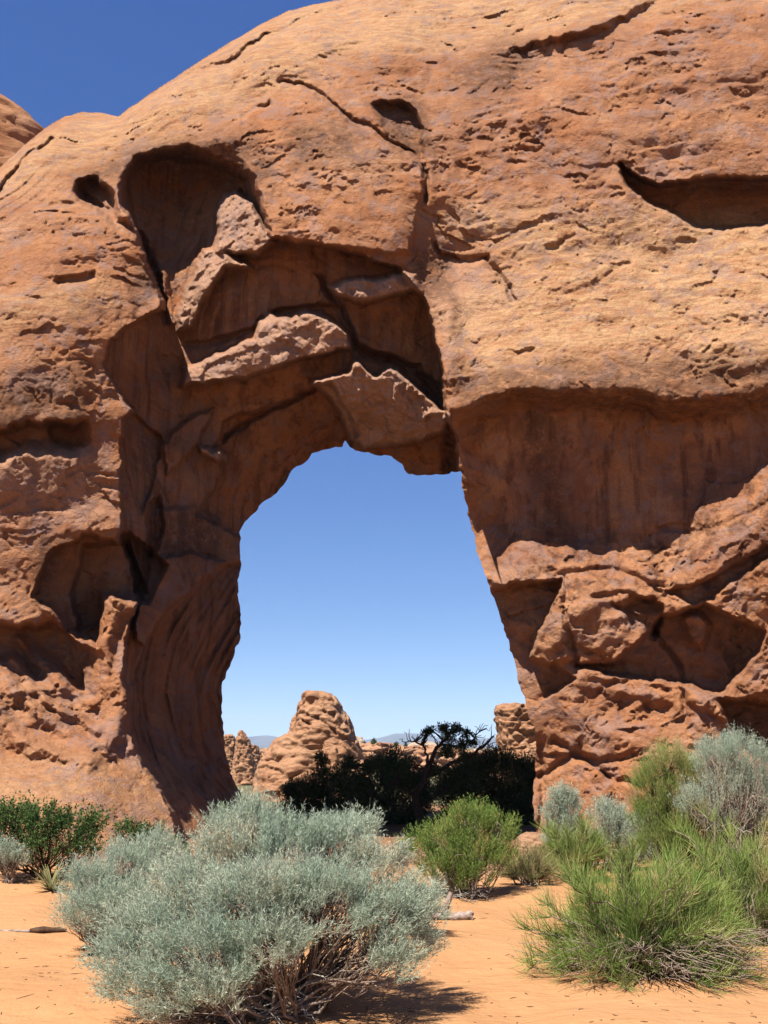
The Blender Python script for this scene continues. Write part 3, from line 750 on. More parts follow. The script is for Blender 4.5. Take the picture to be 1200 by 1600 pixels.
ob = mesh_np('rear_mass', R, np.concatenate(rf), M_ROCK, None, True, {'brown': z0 + 0.4, 'varnish': z0, 'pale': z0, 'yellow': z0 + 0.3, 'grey': z0, 'streak': z0 + 0.3})
adopt(ob, arch)
# ------------------------------------------------------------------ rocks beyond the arch
def outline_rock(name, rows, Y, label, cat, mat, depth=0.8, seed=0, rough=1.0, group=None, steps=0.5, nth=120, nz=110, sharp=2.4):
    """a solid rock whose width at every height follows what the photo shows"""
    rows = sorted(rows)
    vs = np.array([r[0] for r in rows], float); l = np.array([r[1] for r in rows], float); r = np.array([r[2] for r in rows], float)
    rx, rzv = rays(np.full(len(vs), 600.0), vs)
    zs = CAM_Z + rzv * Y
    order = np.argsort(zs)
    zq = np.linspace(zs.min(), zs.max(), nz)
    xl = np.interp(zq, zs[order], (rays(l, vs)[0] * Y)[order]); xr = np.interp(zq, zs[order], (rays(r, vs)[0] * Y)[order])
    c = (xl + xr) / 2; h = (xr - xl) / 2
    th = np.linspace(0, 2 * np.pi, nth, endpoint=False)
    T, Hh = np.meshgrid(th, h); _, Cc = np.meshgrid(th, c); _, Zz = np.meshgrid(th, zq)
    co = np.sign(np.cos(T)) * np.abs(np.cos(T)) ** (2 / sharp); si = np.sign(np.sin(T)) * np.abs(np.sin(T)) ** (2 / sharp)
    X = Cc + Hh * co; Yy = Y + Hh.max() * depth * si * (0.35 + 0.65 * Hh / Hh.max())
    s = Hh.max()
    f = 2.2 / s
    n = fbm(X * f, Yy * f, Zz * f * 1.4, 4, 300 + seed)
    st = fbm(X * f * 0.8, Yy * f * 0.8, Zz * f * 1.1, 2, 310 + seed) * 3 + 0.3 * fbm(X * f * 4, Yy * f * 4, Zz * f * 5, 2, 312 + seed)
    bd = Zz * f * 2.6 + 0.6 * fbm(X * f, Yy * f, Zz * f, 2, 320 + seed)
    dsp = s * rough * (0.05 * n + 0.06 * (plates(st, 0.06) - st) + 0.04 * steps * (plates(bd, 0.25) - bd))
    bl = np.abs(perlin(X * f * 0.9, Yy * f * 0.9, Zz * f * 1.2, 330 + seed)) + 0.5 * np.abs(perlin(X * f * 2.3 + 0.4 * Zz * f, Yy * f * 2.3, Zz * f * 3.2, 331 + seed))
    dsp = dsp + s * rough * (0.20 * (np.minimum(bl, 0.5) - 0.25) + 0.018 * fbm(X * f * 7, Yy * f * 7, Zz * f * 9, 2, 340 + seed))
    kk = np.minimum(1, Hh / (0.25 * s))
    X = X + dsp * np.cos(T) * kk * 0.6; Yy = Yy + dsp * np.sin(T) * 1.6 * kk
    Zz = Zz + 0.4 * dsp * kk
    V_ = np.stack([X, Yy, Zz], -1).reshape(-1, 3)
    i = np.arange(nz * nth).reshape(nz, nth); j = np.roll(i, -1, 1)
    F = np.stack([i[:-1], j[:-1], j[1:], i[1:]], -1).reshape(-1, 4)
    top = np.array([[c[-1], Y, zq[-1] + 0.02 * s]])
    V_ = np.concatenate([V_, top])
    tf = np.stack([i[-1], j[-1], np.full(nth, len(V_) - 1), np.full(nth, len(V_) - 1)], -1)
    me_faces = np.concatenate([F, tf[:, [0, 1, 2, 2]]])
    # quads only: split the cap into degenerate-free triangles by a second ring
    me_faces = F
    ring = V_[i[-1]] * 0.15 + top * 0.85
    V_ = np.concatenate([V_[:-1], ring]); i2 = np.arange(nz * nth, nz * nth + nth); j2 = np.roll(i2, -1)
    F = np.concatenate([F, np.stack([i[-1], j[-1], j2, i2], -1)])
    h2 = nth // 2
    cap = np.stack([i2[:h2 - 1], i2[1:h2], i2[::-1][1:h2][:h2 - 1] if False else i2[nth - 2:nth - 1 - h2:-1], i2[nth - 1:nth - h2:-1]], -1)
    F = np.concatenate([F, cap])
    ob = mesh_np(name, V_ - np.array([c[0], Y, zq[0]]), F, mat)
    ob.location = (c[0], Y, zq[0])
    tag(ob, label, cat, group)
    return ob

outline_rock('rock_butte', [(1081, 478, 503), (1086, 474, 516), (1095, 473, 527), (1105, 466, 534), (1120, 463, 541), (1135, 456, 546), (1145, 454, 550), (1151, 446, 552),
    (1160, 430, 556), (1170, 423, 560), (1180, 415, 565), (1190, 410, 570), (1200, 405, 575), (1215, 401, 580), (1235, 396, 585), (1252, 393, 588), (1290, 388, 592)], 84,
    'tall rounded orange sandstone knob seen through the opening, left of the dark trees', 'rock', M_FAR, 0.8, 8, 0.75, None, 0.5, 170, 170)
outline_rock('rock_tower', [(1102, 790, 850), (1106, 777, 855), (1112, 774, 860), (1120, 777, 862), (1150, 779, 866), (1175, 782, 870), (1185, 778, 874), (1195, 768, 880), (1215, 760, 890), (1260, 750, 900)], 88,
    'flat topped orange rock tower peeking out beside the right foot of the arch', 'rock', M_FAR, 0.9, 11, 1.1, None, 0.6)
outline_rock('boulder', [(1172, 806, 832), (1180, 798, 838), (1192, 794, 842), (1206, 790, 846), (1240, 788, 850)], 78, 'low orange boulder at the foot of the flat topped rock tower', 'boulder', M_FAR, 0.9, 17)
PG = 'red rock pinnacles left of the knob'
outline_rock('rock_pinnacle', [(1148, 353, 361), (1153, 349, 365), (1165, 344, 369), (1185, 338, 371), (1230, 330, 376)], 150, 'blunt red pinnacle touching the left edge of the opening', 'rock', M_FAR, 0.8, 21, 1.5, PG, 1.5, 60, 60)
outline_rock('rock_pinnacle', [(1141, 375.5, 378.5), (1147, 373, 382), (1155, 371, 387), (1165, 369, 391), (1180, 367, 394), (1200, 364, 399), (1235, 358, 404)], 145, 'pointed red rock needle left of the rounded knob', 'rock', M_FAR, 0.8, 22, 1.5, PG, 1.5, 60, 60)
outline_rock('rock_pinnacle', [(1165, 390, 400), (1171, 387, 404), (1185, 386, 409), (1205, 384, 414), (1235, 380, 420)], 155, 'squat red rock between the pointed needle and the rounded knob', 'rock', M_FAR, 0.8, 23, 1.5, PG, 1.5, 60, 60)
RG = 'low red rock hills on the skyline'
for (u0, u1, vt, Yd, sd, lb) in [(535, 640, 1164, 240, 31, 'long low red rock hill just right of the rounded knob'), (600, 706, 1167, 225, 32, 'low red rock hill behind the bare left branches of the pinyon'),
                                 (640, 742, 1172, 205, 33, 'low red rock hill behind the crown of the pinyon'), (708, 800, 1175, 190, 34, 'low red rock hill between the pinyon and the rock tower'),
                                 (400, 470, 1171, 260, 35, 'low red rock hill showing left of the rounded knob')]:
    w = u1 - u0
    outline_rock('rock_hill', [(vt, u0 + 0.25 * w, u1 - 0.3 * w), (vt + 4, u0 + 0.12 * w, u1 - 0.15 * w), (vt + 12, u0 + 0.05 * w, u1 - 0.05 * w), (vt + 26, u0, u1), (vt + 60, u0 - 10, u1 + 10)], Yd, lb, 'rock hill', M_FAR, 0.5, sd, 1.4, RG, 1.8, 110, 50, 3)
outline_rock('pale_rock_dome', [(1149, 546, 553), (1153, 540, 562), (1160, 533, 570), (1172, 525, 580), (1200, 515, 590)], 330, 'small whitish rock dome on the skyline right of the rounded knob', 'rock dome', M_PALE, 0.8, 41, 1.0, None, 1.0, 50, 40)
outline_rock('pale_rock_dome', [(1160, 650, 668), (1164, 640, 684), (1172, 628, 700), (1200, 615, 715)], 330, 'small whitish rock dome on the skyline behind the pinyon', 'rock dome', M_PALE, 0.8, 42, 1.0, None, 1.0, 50, 40)
outline_rock('pale_rock_dome', [(1171, 745, 772), (1176, 735, 790), (1185, 725, 800), (1205, 715, 815)], 320, 'small whitish rock dome at the foot of the flat topped tower', 'rock dome', M_PALE, 0.8, 43, 1.0, None, 1.0, 50, 40)
outline_rock('rock_dome', [(196, -40, 10), (200, -70, 34), (206, -100, 54), (213, -130, 66), (222, -150, 76), (240, -180, 98), (400, -220, 120), (800, -250, 140), (1330, -260, 160)], 46,
    'smooth banded rock dome rising behind the left shoulder of the arch', 'rock dome', M_ROCK, 0.9, 51, 0.35, None, 1.2, 160, 320)

# mountains at the horizon
M_MOUNT = NT('mountain_forest')
_p = M_MOUNT.n('ShaderNodeNewGeometry').outputs['Position']
M_MOUNT = M_MOUNT.finish(M_MOUNT.mix(M_MOUNT.ramp(M_MOUNT.noise(_p, 0.004, 5, 0.6), 0.4, 0.6), (0.05, 0.055, 0.05), (0.12, 0.10, 0.08)), 0.95)
mx = np.linspace(-7000, 7000, 400); my = np.linspace(9000, 12500, 40)
MX, MY = np.meshgrid(mx, my)
prof = np.exp(-((MY - 10800) / 900) ** 2)
hh = 175 * np.exp(-((MX - 240) / 330) ** 2) + 90 * np.exp(-((MX + 1300) / 500) ** 2) + 130 * np.exp(-((MX - 1500) / 700) ** 2) + 60 + 130 * np.exp(-((MX + 3500) / 1500) ** 2) + 110 * np.exp(-((MX - 4000) / 1200) ** 2)
MZ = -8 + prof * (0.62 * hh + 45 * fbm(MX / 500, MY / 500, 0.3, 4, 61))
mt = mesh_np('mountains', np.stack([MX, MY, MZ], -1).reshape(-1, 3), grid_faces(len(mx), len(my)), M_MOUNT)
mt['kind'] = 'structure'
# ------------------------------------------------------------------ plants
def leaf_material(name, a, b, dry=None, trans=0.3):
    k = NT(name)
    t = k.attr('tint')
    c = k.mix(t, a, b)
    if dry: c = k.mix(k.ramp(t, 0.86, 0.97), c, dry)
    k.t.nodes.remove(k.b)
    d = k.n('ShaderNodeBsdfDiffuse'); tr = k.n('ShaderNodeBsdfTranslucent'); mx_ = k.n('ShaderNodeMixShader')
    k.l(c, d.inputs['Color']); k.l(c, tr.inputs['Color']); mx_.inputs[0].default_value = trans
    k.l(d.outputs[0], mx_.inputs[1]); k.l(tr.outputs[0], mx_.inputs[2]); k.l(mx_.outputs[0], k.out.inputs['Surface'])
    return k.m
def bark_material(name, a, b, sc=20):
    k = NT(name)
    pos = k.n('ShaderNodeNewGeometry').outputs['Position']
    n = k.noise(pos, sc, 5, 0.65)
    return k.finish(k.mix(k.ramp(n, 0.35, 0.65), a, b), 0.9, k.bump(n, 0.6, 0.01), 0.1)
M_SILVER = leaf_material('silver_leaf', (0.45, 0.56, 0.42), (0.71, 0.78, 0.60), (0.66, 0.55, 0.37), 0.4)
M_GREEN = leaf_material('green_stem', (0.19, 0.31, 0.065), (0.46, 0.50, 0.17), (0.60, 0.46, 0.22))
M_BRIGHT = leaf_material('bright_leaf', (0.16, 0.27, 0.055), (0.35, 0.44, 0.13), (0.55, 0.38, 0.14))
M_LEAFY = leaf_material('glossy_leaf', (0.055, 0.115, 0.035), (0.15, 0.22, 0.075), None)
M_DARK = leaf_material('conifer_needle', (0.05, 0.085, 0.03), (0.13, 0.165, 0.06), None, 0.15)
M_OLIVE = leaf_material('dry_grass', (0.26, 0.27, 0.11), (0.46, 0.38, 0.19), (0.5, 0.38, 0.2))
M_TWIG = bark_material('grey_twig', (0.24, 0.17, 0.125), (0.42, 0.33, 0.26), 30)
M_WHITE = bark_material('bleached_twig', (0.5, 0.45, 0.38), (0.62, 0.58, 0.5), 30)
M_BARK = bark_material('juniper_bark', (0.06, 0.035, 0.022), (0.15, 0.085, 0.05), 14)
M_LOG = bark_material('weathered_wood', (0.25, 0.17, 0.13), (0.46, 0.38, 0.33), 18)

R_ = np.random.default_rng(21)
def unit(a):
    return a / (np.linalg.norm(a, axis=-1, keepdims=True) + 1e-9)
def rdir(n):
    return unit(R_.normal(size=(n, 3)))
def blades(P, Dr, L, W, droop=0.0):
    """each leaf a narrow folded pair of triangles"""
    n = len(P)
    side = unit(np.cross(Dr, rdir(n)))
    L = np.broadcast_to(L, n)[:, None]; W = np.broadcast_to(W, n)[:, None]
    mid = P + Dr * L * 0.45
    tip = P + Dr * L + np.array([0, 0, -1.0]) * droop * L
    Vv = np.stack([P, mid + side * W * 0.5, tip, mid - side * W * 0.5], 1).reshape(-1, 3)
    F = np.arange(n * 4, dtype=np.int32).reshape(-1, 4)
    return Vv, F
def tubes(lines, sides=4):
    """lines: list of (points (k,3), radii (k,))"""
    VV_, FF_ = [], []; o = 0
    an = np.linspace(0, 2 * np.pi, sides, endpoint=False)
    for pts, rad in lines:
        pts = np.asarray(pts, float); k = len(pts); rad = np.broadcast_to(rad, k)
        t = unit(np.gradient(pts, axis=0))
        ref = np.array([0.31, 0.87, 0.38]); a = unit(np.cross(t, ref)); b = np.cross(t, a)
        ring = pts[:, None] + rad[:, None, None] * (np.cos(an)[None, :, None] * a[:, None] + np.sin(an)[None, :, None] * b[:, None])
        VV_.append(ring.reshape(-1, 3))
        i = np.arange(k * sides).reshape(k, sides) + o; j = np.roll(i, -1, 1)
        FF_.append(np.stack([i[:-1], j[:-1], j[1:], i[1:]], -1).reshape(-1, 4))
        if sides == 4: FF_.append(np.array([i[-1], i[0][::-1]]))
        o += k * sides
    return np.concatenate(VV_), np.concatenate(FF_)
def bend(p0, p1, k, sag, jit):
    t = np.linspace(0, 1, k)[:, None]
    p = p0 + (p1 - p0) * t
    p[:, 2] += (sag * np.sin(np.pi * t[:, 0])) * np.linalg.norm(p1 - p0)
    p[1:-1] += R_.normal(size=(k - 2, 3)) * jit * np.linalg.norm(p1 - p0)
    return p
def gpoint(u, v):
    """ground point under a photo pixel"""
    rx, rz = rays(u, v); Y = 12.0
    for _ in range(16):
        Y = 0.35 * Y + 0.65 * (float(ground_z(rx * Y, Y)) - CAM_Z) / float(rz)
    return np.array([float(rx) * Y, Y, float(ground_z(rx * Y, Y))])
def tint(n, per):
    return np.repeat(np.clip(R_.normal(0.5, 0.24, n), 0, 1), per)

def plant(name, base, label, cat, group=None):
    t = empty(name, base)
    return tag(t, label, cat, group)
def add(par, name, VF, mat, per=4, tn=None, smooth=False):
    Vv, F = VF
    at = None
    if tn is not None: at = {'tint': tn}
    ob = mesh_np(name, Vv - np.array(par.location), F, mat, par, smooth, at)
    return ob

def lobes_px(lst, Yc):
    out = []
    for (u, v, r, dy) in lst:
        Y = Yc + dy
        c = px(u, v, Y).reshape(3)
        out.append((c, r * Y / FPX * 1.0))
    return out

def shrub(name, label, base, lobes, mat, shoots=3000, leaves=12, leaf=(0.03, 0.0035), shoot=(0.10, 0.22), up=0.5, twigs=350, twig_mat=None, cat='shrub', group=None, ang=0.55, stems=None, squash=0.9, twig_r=0.0035, dead=0):
    t = plant(name, base, label, cat, group)
    C = np.array([l[0] for l in lobes]); Rr = np.array([l[1] for l in lobes])
    w = Rr ** 2; w = w / w.sum()
    k = R_.choice(len(lobes), shoots, p=w)
    dn = rdir(shoots); dn[:, 2] = np.where(dn[:, 2] < -0.35, -dn[:, 2], dn[:, 2])
    NT_ = 48
    clump = rdir(NT_ * len(lobes))
    # shoots gather in tufts instead of spreading evenly
    tid = R_.integers(0, NT_, shoots) + NT_ * k
    tc = clump[tid]; tc[:, 2] = np.where(tc[:, 2] < -0.3, -tc[:, 2], tc[:, 2])
    dn = unit(tc + 0.24 * dn)
    rad = (0.62 + 0.38 * R_.random(shoots)) * (0.76 + 0.44 * R_.random(NT_ * len(lobes))[tid])
    P = C[k] + dn * (Rr[k] * rad)[:, None] * np.array([1, 1, squash])
    P[:, 2] = np.maximum(P[:, 2], ground_z(P[:, 0], P[:, 1]) + 0.015)
    away = unit(P - (np.array(base) + np.array([0, 0, 0.05])))
    sd = unit(0.55 * dn + 0.6 * away + np.array([0, 0, up]) + 0.35 * rdir(shoots))
    sl = R_.uniform(*shoot, shoots)
    # shoots
    sw = 0.003 * np.ones(shoots)
    V1, F1 = blades(P, sd, sl, sw)
    # leaves along every shoot
    tt = R_.random((shoots, leaves)) ** 0.8
    LP = (P[:, None] + sd[:, None] * (sl[:, None] * tt)[..., None]).reshape(-1, 3)
    LD = unit(np.repeat(sd, leaves, 0) + ang * 1.6 * rdir(shoots * leaves))
    LL = leaf[0] * R_.uniform(0.6, 1.35, shoots * leaves)
    V2, F2 = blades(LP, LD, LL, leaf[1] * R_.uniform(0.7, 1.3, shoots * leaves))
    tn = np.clip(R_.normal(0.45, 0.2, NT_ * len(lobes))[tid] + R_.normal(0, 0.16, len(lobes))[k] + R_.normal(0, 0.12, shoots), 0, 1)
    tn1 = np.repeat(tn, 4); tn2 = np.repeat(np.clip(np.repeat(tn, leaves) + R_.normal(0, 0.12, shoots * leaves), 0, 1), 4)
    add(t, 'foliage', (np.concatenate([V1, V2]), np.concatenate([F1, F2 + len(V1)])), mat, tn=np.concatenate([tn1, tn2]))
    # woody branches
    lines = []
    B = np.array(base, float)
    mids = []
    for c, r in lobes:
        foot = B + np.array([R_.normal(0, 0.06), R_.normal(0, 0.06), -0.04])
        for q in range(3):
            e = c + R_.normal(size=3) * r * 0.3
            p = bend(foot, e, 6, 0.08 * R_.normal(), 0.05)
            p[:, 2] = np.maximum(p[:, 2], ground_z(p[:, 0], p[:, 1]) - 0.02)
            lines.append((p, np.linspace(0.016, 0.005, 6) * (0.6 + 0.5 * min(1, r / 0.3))))
            mids.append(p)
    pick = R_.choice(shoots, min(twigs, shoots), replace=False)
    for i in pick:
        m = mids[(k[i]) * 3 + R_.integers(0, 3)]
        s = m[R_.integers(2, 6)]
        p = bend(s, P[i], 4, 0.06 * R_.normal(), 0.07)
        lines.append((p, np.linspace(twig_r * 1.5, twig_r * 0.6, 4)))
    add(t, 'branches', tubes(lines, 4), twig_mat or M_TWIG, smooth=True)
    if dead:
        lines = []
        for q in range(dead):
            m = mids[R_.integers(0, len(mids))]
            s = m[R_.integers(1, 4)]
            e = s + unit(np.array([R_.normal(), R_.normal() - 0.6, 0.25 * R_.normal() + 0.1])) * R_.uniform(0.15, 0.4)
            lines.append((bend(s, e, 5, 0.05 * R_.normal(), 0.08), np.linspace(0.006, 0.002, 5)))
        o = add(t, 'dead_twigs', tubes(lines, 4), M_WHITE, smooth=True); o['kind'] = 'stuff'
    return t

def broom(name, label, base, spread, height, mat, branches=90, strands=5000, slen=(0.15, 0.34), width=0.004, low=0.12, group=None, lean=(0, 0), yratio=0.8, twig_mat=None, cat='shrub', drop=0.0, dead=0):
    """a bush of many thin arching green stems"""
    t = plant(name, base, label, cat, group)
    B = np.array(base, float)
    lines = []; S = []; Dd = []
    for q in range(branches):
        az = R_.uniform(0, 2 * np.pi); el = math.asin(R_.uniform(low, 0.98))
        d = np.array([math.cos(az) * math.cos(el) * spread + lean[0], math.sin(az) * math.cos(el) * spread * yratio + lean[1], math.sin(el) * height])
        e = B + d * R_.uniform(0.42, 0.98)
        p = bend(B + np.array([R_.normal(0, 0.05), R_.normal(0, 0.05), -0.03]), e, 7, 0.10 + 0.06 * R_.normal(), 0.035)
        p[:, 2] = np.maximum(p[:, 2], ground_z(p[:, 0], p[:, 1]) + 0.004)
        lines.append((p, np.linspace(0.013, 0.004, 7)))
        S.append(p); Dd.append(unit(d))
    S = np.array(S); Dd = np.array(Dd)
    k = R_.integers(0, branches, strands)
    tpos = 6 * (0.42 + 0.58 * R_.random(strands) ** 0.6)
    i0 = np.minimum(tpos.astype(int), 5); fr = (tpos - i0)[:, None]
    P = S[k, i0] * (1 - fr) + S[k, i0 + 1] * fr
    d0 = unit(0.85 * Dd[k] + 0.8 * rdir(strands) + np.array([0, 0, 0.32]))
    L = R_.uniform(*slen, strands)
    d1 = unit(d0 + 0.5 * rdir(strands) + np.array([0, 0, 0.25 - drop]))
    P1 = P + d0 * (L * 0.5)[:, None]
    side = unit(np.cross(d0, rdir(strands)))
    P2 = P1 + d1 * (L * 0.5)[:, None]
    W = width * R_.uniform(0.6, 1.3, strands)[:, None]
    Vv = np.stack([P - side * W * 0.5, P + side * W * 0.5, P1 + side * W * 0.45, P1 - side * W * 0.45, P2 + side * W * 0.15, P2 - side * W * 0.15], 1).reshape(-1, 3)
    Vv[:, 2] = np.maximum(Vv[:, 2], ground_z(Vv[:, 0], Vv[:, 1]) + 0.006)
    b = np.arange(strands)[:, None] * 6
    F = np.concatenate([b + np.array([0, 1, 2, 3]), b + np.array([3, 2, 4, 5])])
    tn = np.clip(R_.normal(0.42, 0.22, branches)[k] + R_.normal(0, 0.17, strands), 0, 1)
    add(t, 'foliage', (Vv, F), mat, tn=np.repeat(tn, 6))
    add(t, 'branches', tubes(lines, 4), twig_mat or M_TWIG, smooth=True)
    if dead:
        lines = []
        for q in range(dead):
            az = R_.normal(-0.9, 0.9); r0 = R_.uniform(0.45, 1.0)
            e = B + np.array([math.cos(az) * spread * r0, math.sin(az) * spread * r0 * yratio, height * R_.uniform(0.02, 0.35)])
            s0 = B + (e - B) * R_.uniform(0.05, 0.4)
            p = bend(s0, e, 6, 0.07 + 0.05 * R_.normal(), 0.05)
            p[:, 2] = np.maximum(p[:, 2], ground_z(p[:, 0], p[:, 1]) + 0.004)
            lines.append((p, np.linspace(0.006, 0.002, 6)))
        o = add(t, 'dead_twigs', tubes(lines, 4), M_TWIG, smooth=True); o['kind'] = 'stuff'
    return t

# ---- silver bushes
base = gpoint(425, 1585)
Yb = base[1]
L = lobes_px([(u, v + 24, 0.86 * rr_, dy) for (u, v, rr_, dy) in [(222, 1530, 52, -0.3), (240, 1450, 66, 0.05), (312, 1400, 80, 0.25), (362, 1335, 66, 0.5), (400, 1272, 36, 0.65), (452, 1325, 66, 0.5), (520, 1318, 60, 0.5), (590, 1355, 56, 0.35),
              (405, 1420, 92, -0.05), (505, 1415, 84, -0.05), (600, 1430, 60, 0.05), (318, 1495, 84, -0.3), (430, 1470, 60, -0.3), (604, 1500, 44, -0.15), (258, 1558, 48, -0.45), (648, 1470, 30, 0.15), (335, 1550, 44, -0.5), (195, 1490, 44, -0.15), (646, 1405, 36, 0.25), (350, 1280, 26, 0.7), (560, 1290, 26, 0.6)]], Yb)
shrub('sage_bush', 'largest silvery blue-green sage bush, sprawling over the sand in the left foreground', base, L, M_SILVER, 12500, 12, (0.032, 0.0042), (0.10, 0.2), 0.5, 1500, twig_r=0.003, group='silvery sage bushes', dead=70)
base = gpoint(175, 1492)
shrub('sage_bush', 'smaller silvery sage bush with bare brown twigs left of the largest bush', base, lobes_px([(150, 1400, 45, 0.3), (205, 1380, 55, 0.4), (225, 1430, 45, 0.1), (165, 1440, 45, 0), (130, 1450, 36, -0.1), (240, 1350, 36, 0.5)], base[1]), M_SILVER, 3600, 11, (0.034, 0.0042), (0.10, 0.2), 0.5, 900, group='silvery sage bushes')
base = gpoint(655, 1462)
shrub('sage_bush', 'low silvery sage sprig beside the driftwood', base, lobes_px([(650, 1425, 34, 0.1), (668, 1440, 24, 0), (640, 1440, 26, 0)], base[1]), M_SILVER, 900, 10, (0.032, 0.0042), (0.08, 0.15), 0.5, 150, group='silvery sage bushes')
base = gpoint(1150, 1400)
shrub('sage_bush', 'tall silvery sage bush at the right edge above the green bush', base, lobes_px([(1120, 1205, 38, 0), (1160, 1200, 40, 0), (1180, 1245, 42, 0), (1130, 1250, 40, 0), (1100, 1270, 34, 0), (1200, 1270, 40, 0.1), (1150, 1300, 50, 0.1)], base[1]), M_SILVER, 4200, 11, (0.034, 0.0042), (0.14, 0.26), 1.1, 700, group='silvery sage bushes', dead=80)
base = gpoint(882, 1352)
shrub('sage_bush', 'small silvery sage tuft against the foot of the right pier', base, lobes_px([(878, 1262, 20, 0), (890, 1274, 18, 0), (868, 1282, 16, 0), (885, 1300, 24, 0), (880, 1328, 24, 0)], base[1]), M_SILVER, 1500, 10, (0.05, 0.008), (0.14, 0.26), 0.6, 120, group='silvery sage bushes')
base = gpoint(955, 1362)
shrub('sage_bush', 'small silvery sage bush between the tuft and the tall green shrub', base, lobes_px([(945, 1288, 26, 0), (965, 1300, 24, 0), (1010, 1300, 22, 0), (1025, 1320, 24, 0), (985, 1320, 26, 0), (950, 1330, 26, 0), (1000, 1345, 28, 0)], base[1]), M_SILVER, 2400, 10, (0.045, 0.007), (0.14, 0.26), 0.6, 250, group='silvery sage bushes', dead=30)

# ---- green bushes
base = gpoint(1000, 1518)
broom('broom_bush', 'wide green broom-like bush with twisted brown roots in the right foreground', base, 1.12, 0.98, M_GREEN, 170, 16000, (0.10, 0.27), 0.0042, 0.02, 'green bushes', (0.04, 0.1), dead=260)
base = gpoint(1165, 1470)
broom('broom_bush', 'green broom-like bush cut off by the right edge, behind the wide bush', base, 0.95, 1.2, M_GREEN, 140, 12000, (0.10, 0.27), 0.0042, 0.08, 'green bushes', (0, 0.2), dead=120)
base = gpoint(1062, 1395)
shrub('upright_shrub', 'tall upright green shrub with dark stems in front of the right pier', base, lobes_px([(1045, 1212, 38, 0), (1022, 1238, 32, 0), (1080, 1232, 34, 0), (1050, 1262, 36, 0), (1090, 1270, 30, 0), (1020, 1290, 34, 0), (1060, 1305, 40, 0), (1095, 1320, 40, 0), (1035, 1335, 40, 0)], base[1]), M_GREEN, 5200, 9, (0.04, 0.004), (0.14, 0.26), 1.2, 420, M_BARK, group='green bushes', ang=0.4)
base = gpoint(728, 1402)
shrub('leafy_bush', 'bright green bush with bleached bare twigs in the middle of the path', base, lobes_px([(735, 1300, 34, 0.1), (775, 1315, 32, 0.1), (700, 1335, 40, 0.1), (660, 1345, 30, 0.2), (740, 1355, 45, 0), (690, 1375, 36, 0), (735, 1385, 28, -0.1), (780, 1350, 26, 0)], base[1]), M_BRIGHT, 3600, 12, (0.036, 0.0062), (0.12, 0.24), 1.5, 420, group='green bushes', ang=0.45, dead=70)
base = gpoint(825, 1384)
broom('dry_bush', 'low straw-coloured tuft beside the bright green bush', base, 0.42, 0.42, M_OLIVE, 40, 2200, (0.12, 0.26), 0.006, 0.2)
base = gpoint(905, 1376)
broom('dry_bush', 'low olive tuft below the small silvery tuft', base, 0.72, 0.8, M_GREEN, 60, 4200, (0.14, 0.3), 0.006, 0.2)
base = gpoint(70, 1372)
shrub('leafy_shrub', 'dark green leafy shrub against the rock at the left edge', base, lobes_px([(20, 1310, 40, 0), (65, 1310, 36, 0), (110, 1320, 36, 0), (60, 1345, 34, -0.1), (120, 1350, 28, -0.1), (-15, 1320, 40, 0), (145, 1300, 16, 0.1)], base[1]), M_LEAFY, 1250, 8, (0.042, 0.019), (0.12, 0.30), 0.9, 300, M_BARK, ang=0.9)
base = gpoint(215, 1352)
shrub('leafy_shrub', 'thin green leafy sprig rising behind the smaller silvery bush', base, lobes_px([(205, 1320, 26, 0), (235, 1325, 24, 0), (255, 1345, 26, 0)], base[1]), M_LEAFY, 380, 8, (0.05, 0.022), (0.12, 0.24), 0.9, 90, M_BARK, ang=0.9)
base = gpoint(292, 1338)
shrub('young_juniper', 'small fresh green juniper at the foot of the left pier behind the sage', base, lobes_px([(292, 1275, 18, 0), (315, 1285, 22, 0), (290, 1305, 15, 0), (335, 1280, 20, 0), (318, 1310, 16, 0)], base[1]), M_BRIGHT, 1200, 11, (0.05, 0.012), (0.10, 0.2), 0.7, 160, M_BARK)
base = gpoint(15, 1380)
shrub('sage_bush', 'grey sage tuft at the left edge under the leafy shrub', base, lobes_px([(5, 1345, 22, 0), (22, 1352, 18, 0)], base[1]), M_SILVER, 500, 10, (0.035, 0.006), (0.08, 0.18), 0.6, 120, group='silvery sage bushes')
for (u, v, lb) in [(432, 1578, 'tiny green seedling under the largest sage bush, nearer the bottom edge'), (516, 1530, 'tiny green seedling in the shade under the largest sage bush')]:
    b = gpoint(u, v)
    shrub('seedling', lb, b, [(b + np.array([0, 0, 0.07]), 0.07), (b + np.array([0.06, 0.02, 0.05]), 0.05)], M_BRIGHT, 120, 9, (0.02, 0.006), (0.05, 0.10), 1.0, 30, group='seedlings')
# yucca
b = gpoint(80, 1392)
t = plant('yucca', b, 'spiky grey-green yucca rosette on the sand below the leafy shrub', 'yucca')
lv, lf = [], []
for q in range(5):
    x = q / 4; w = 0.016 * (1 - x) ** 0.6 + 0.001
    lv += [(-w, 0.3 * x, -0.05 * x * x), (0, 0.3 * x, -0.05 * x * x - 0.006 * (1 - x)), (w, 0.3 * x, -0.05 * x * x)]
for q in range(4):
    lf += [(q * 3, q * 3 + 1, q * 3 + 4, q * 3 + 3), (q * 3 + 1, q * 3 + 2, q * 3 + 5, q * 3 + 4)]
leaf0 = mesh_np('leaf', np.array(lv), np.array(lf), M_OLIVE, t, True, {'tint': np.full(15, 0.3)})
for q in range(56):
    o = leaf0 if q == 0 else leaf0.copy()
    if q:
        COL.objects.link(o); o.parent = t
    o.rotation_euler = (R_.uniform(0.15, 1.35), 0, R_.uniform(0, 2 * math.pi))
    sc = R_.uniform(0.65, 1.15); o.scale = (sc, sc, sc); o.location = (0, 0, 0.01)

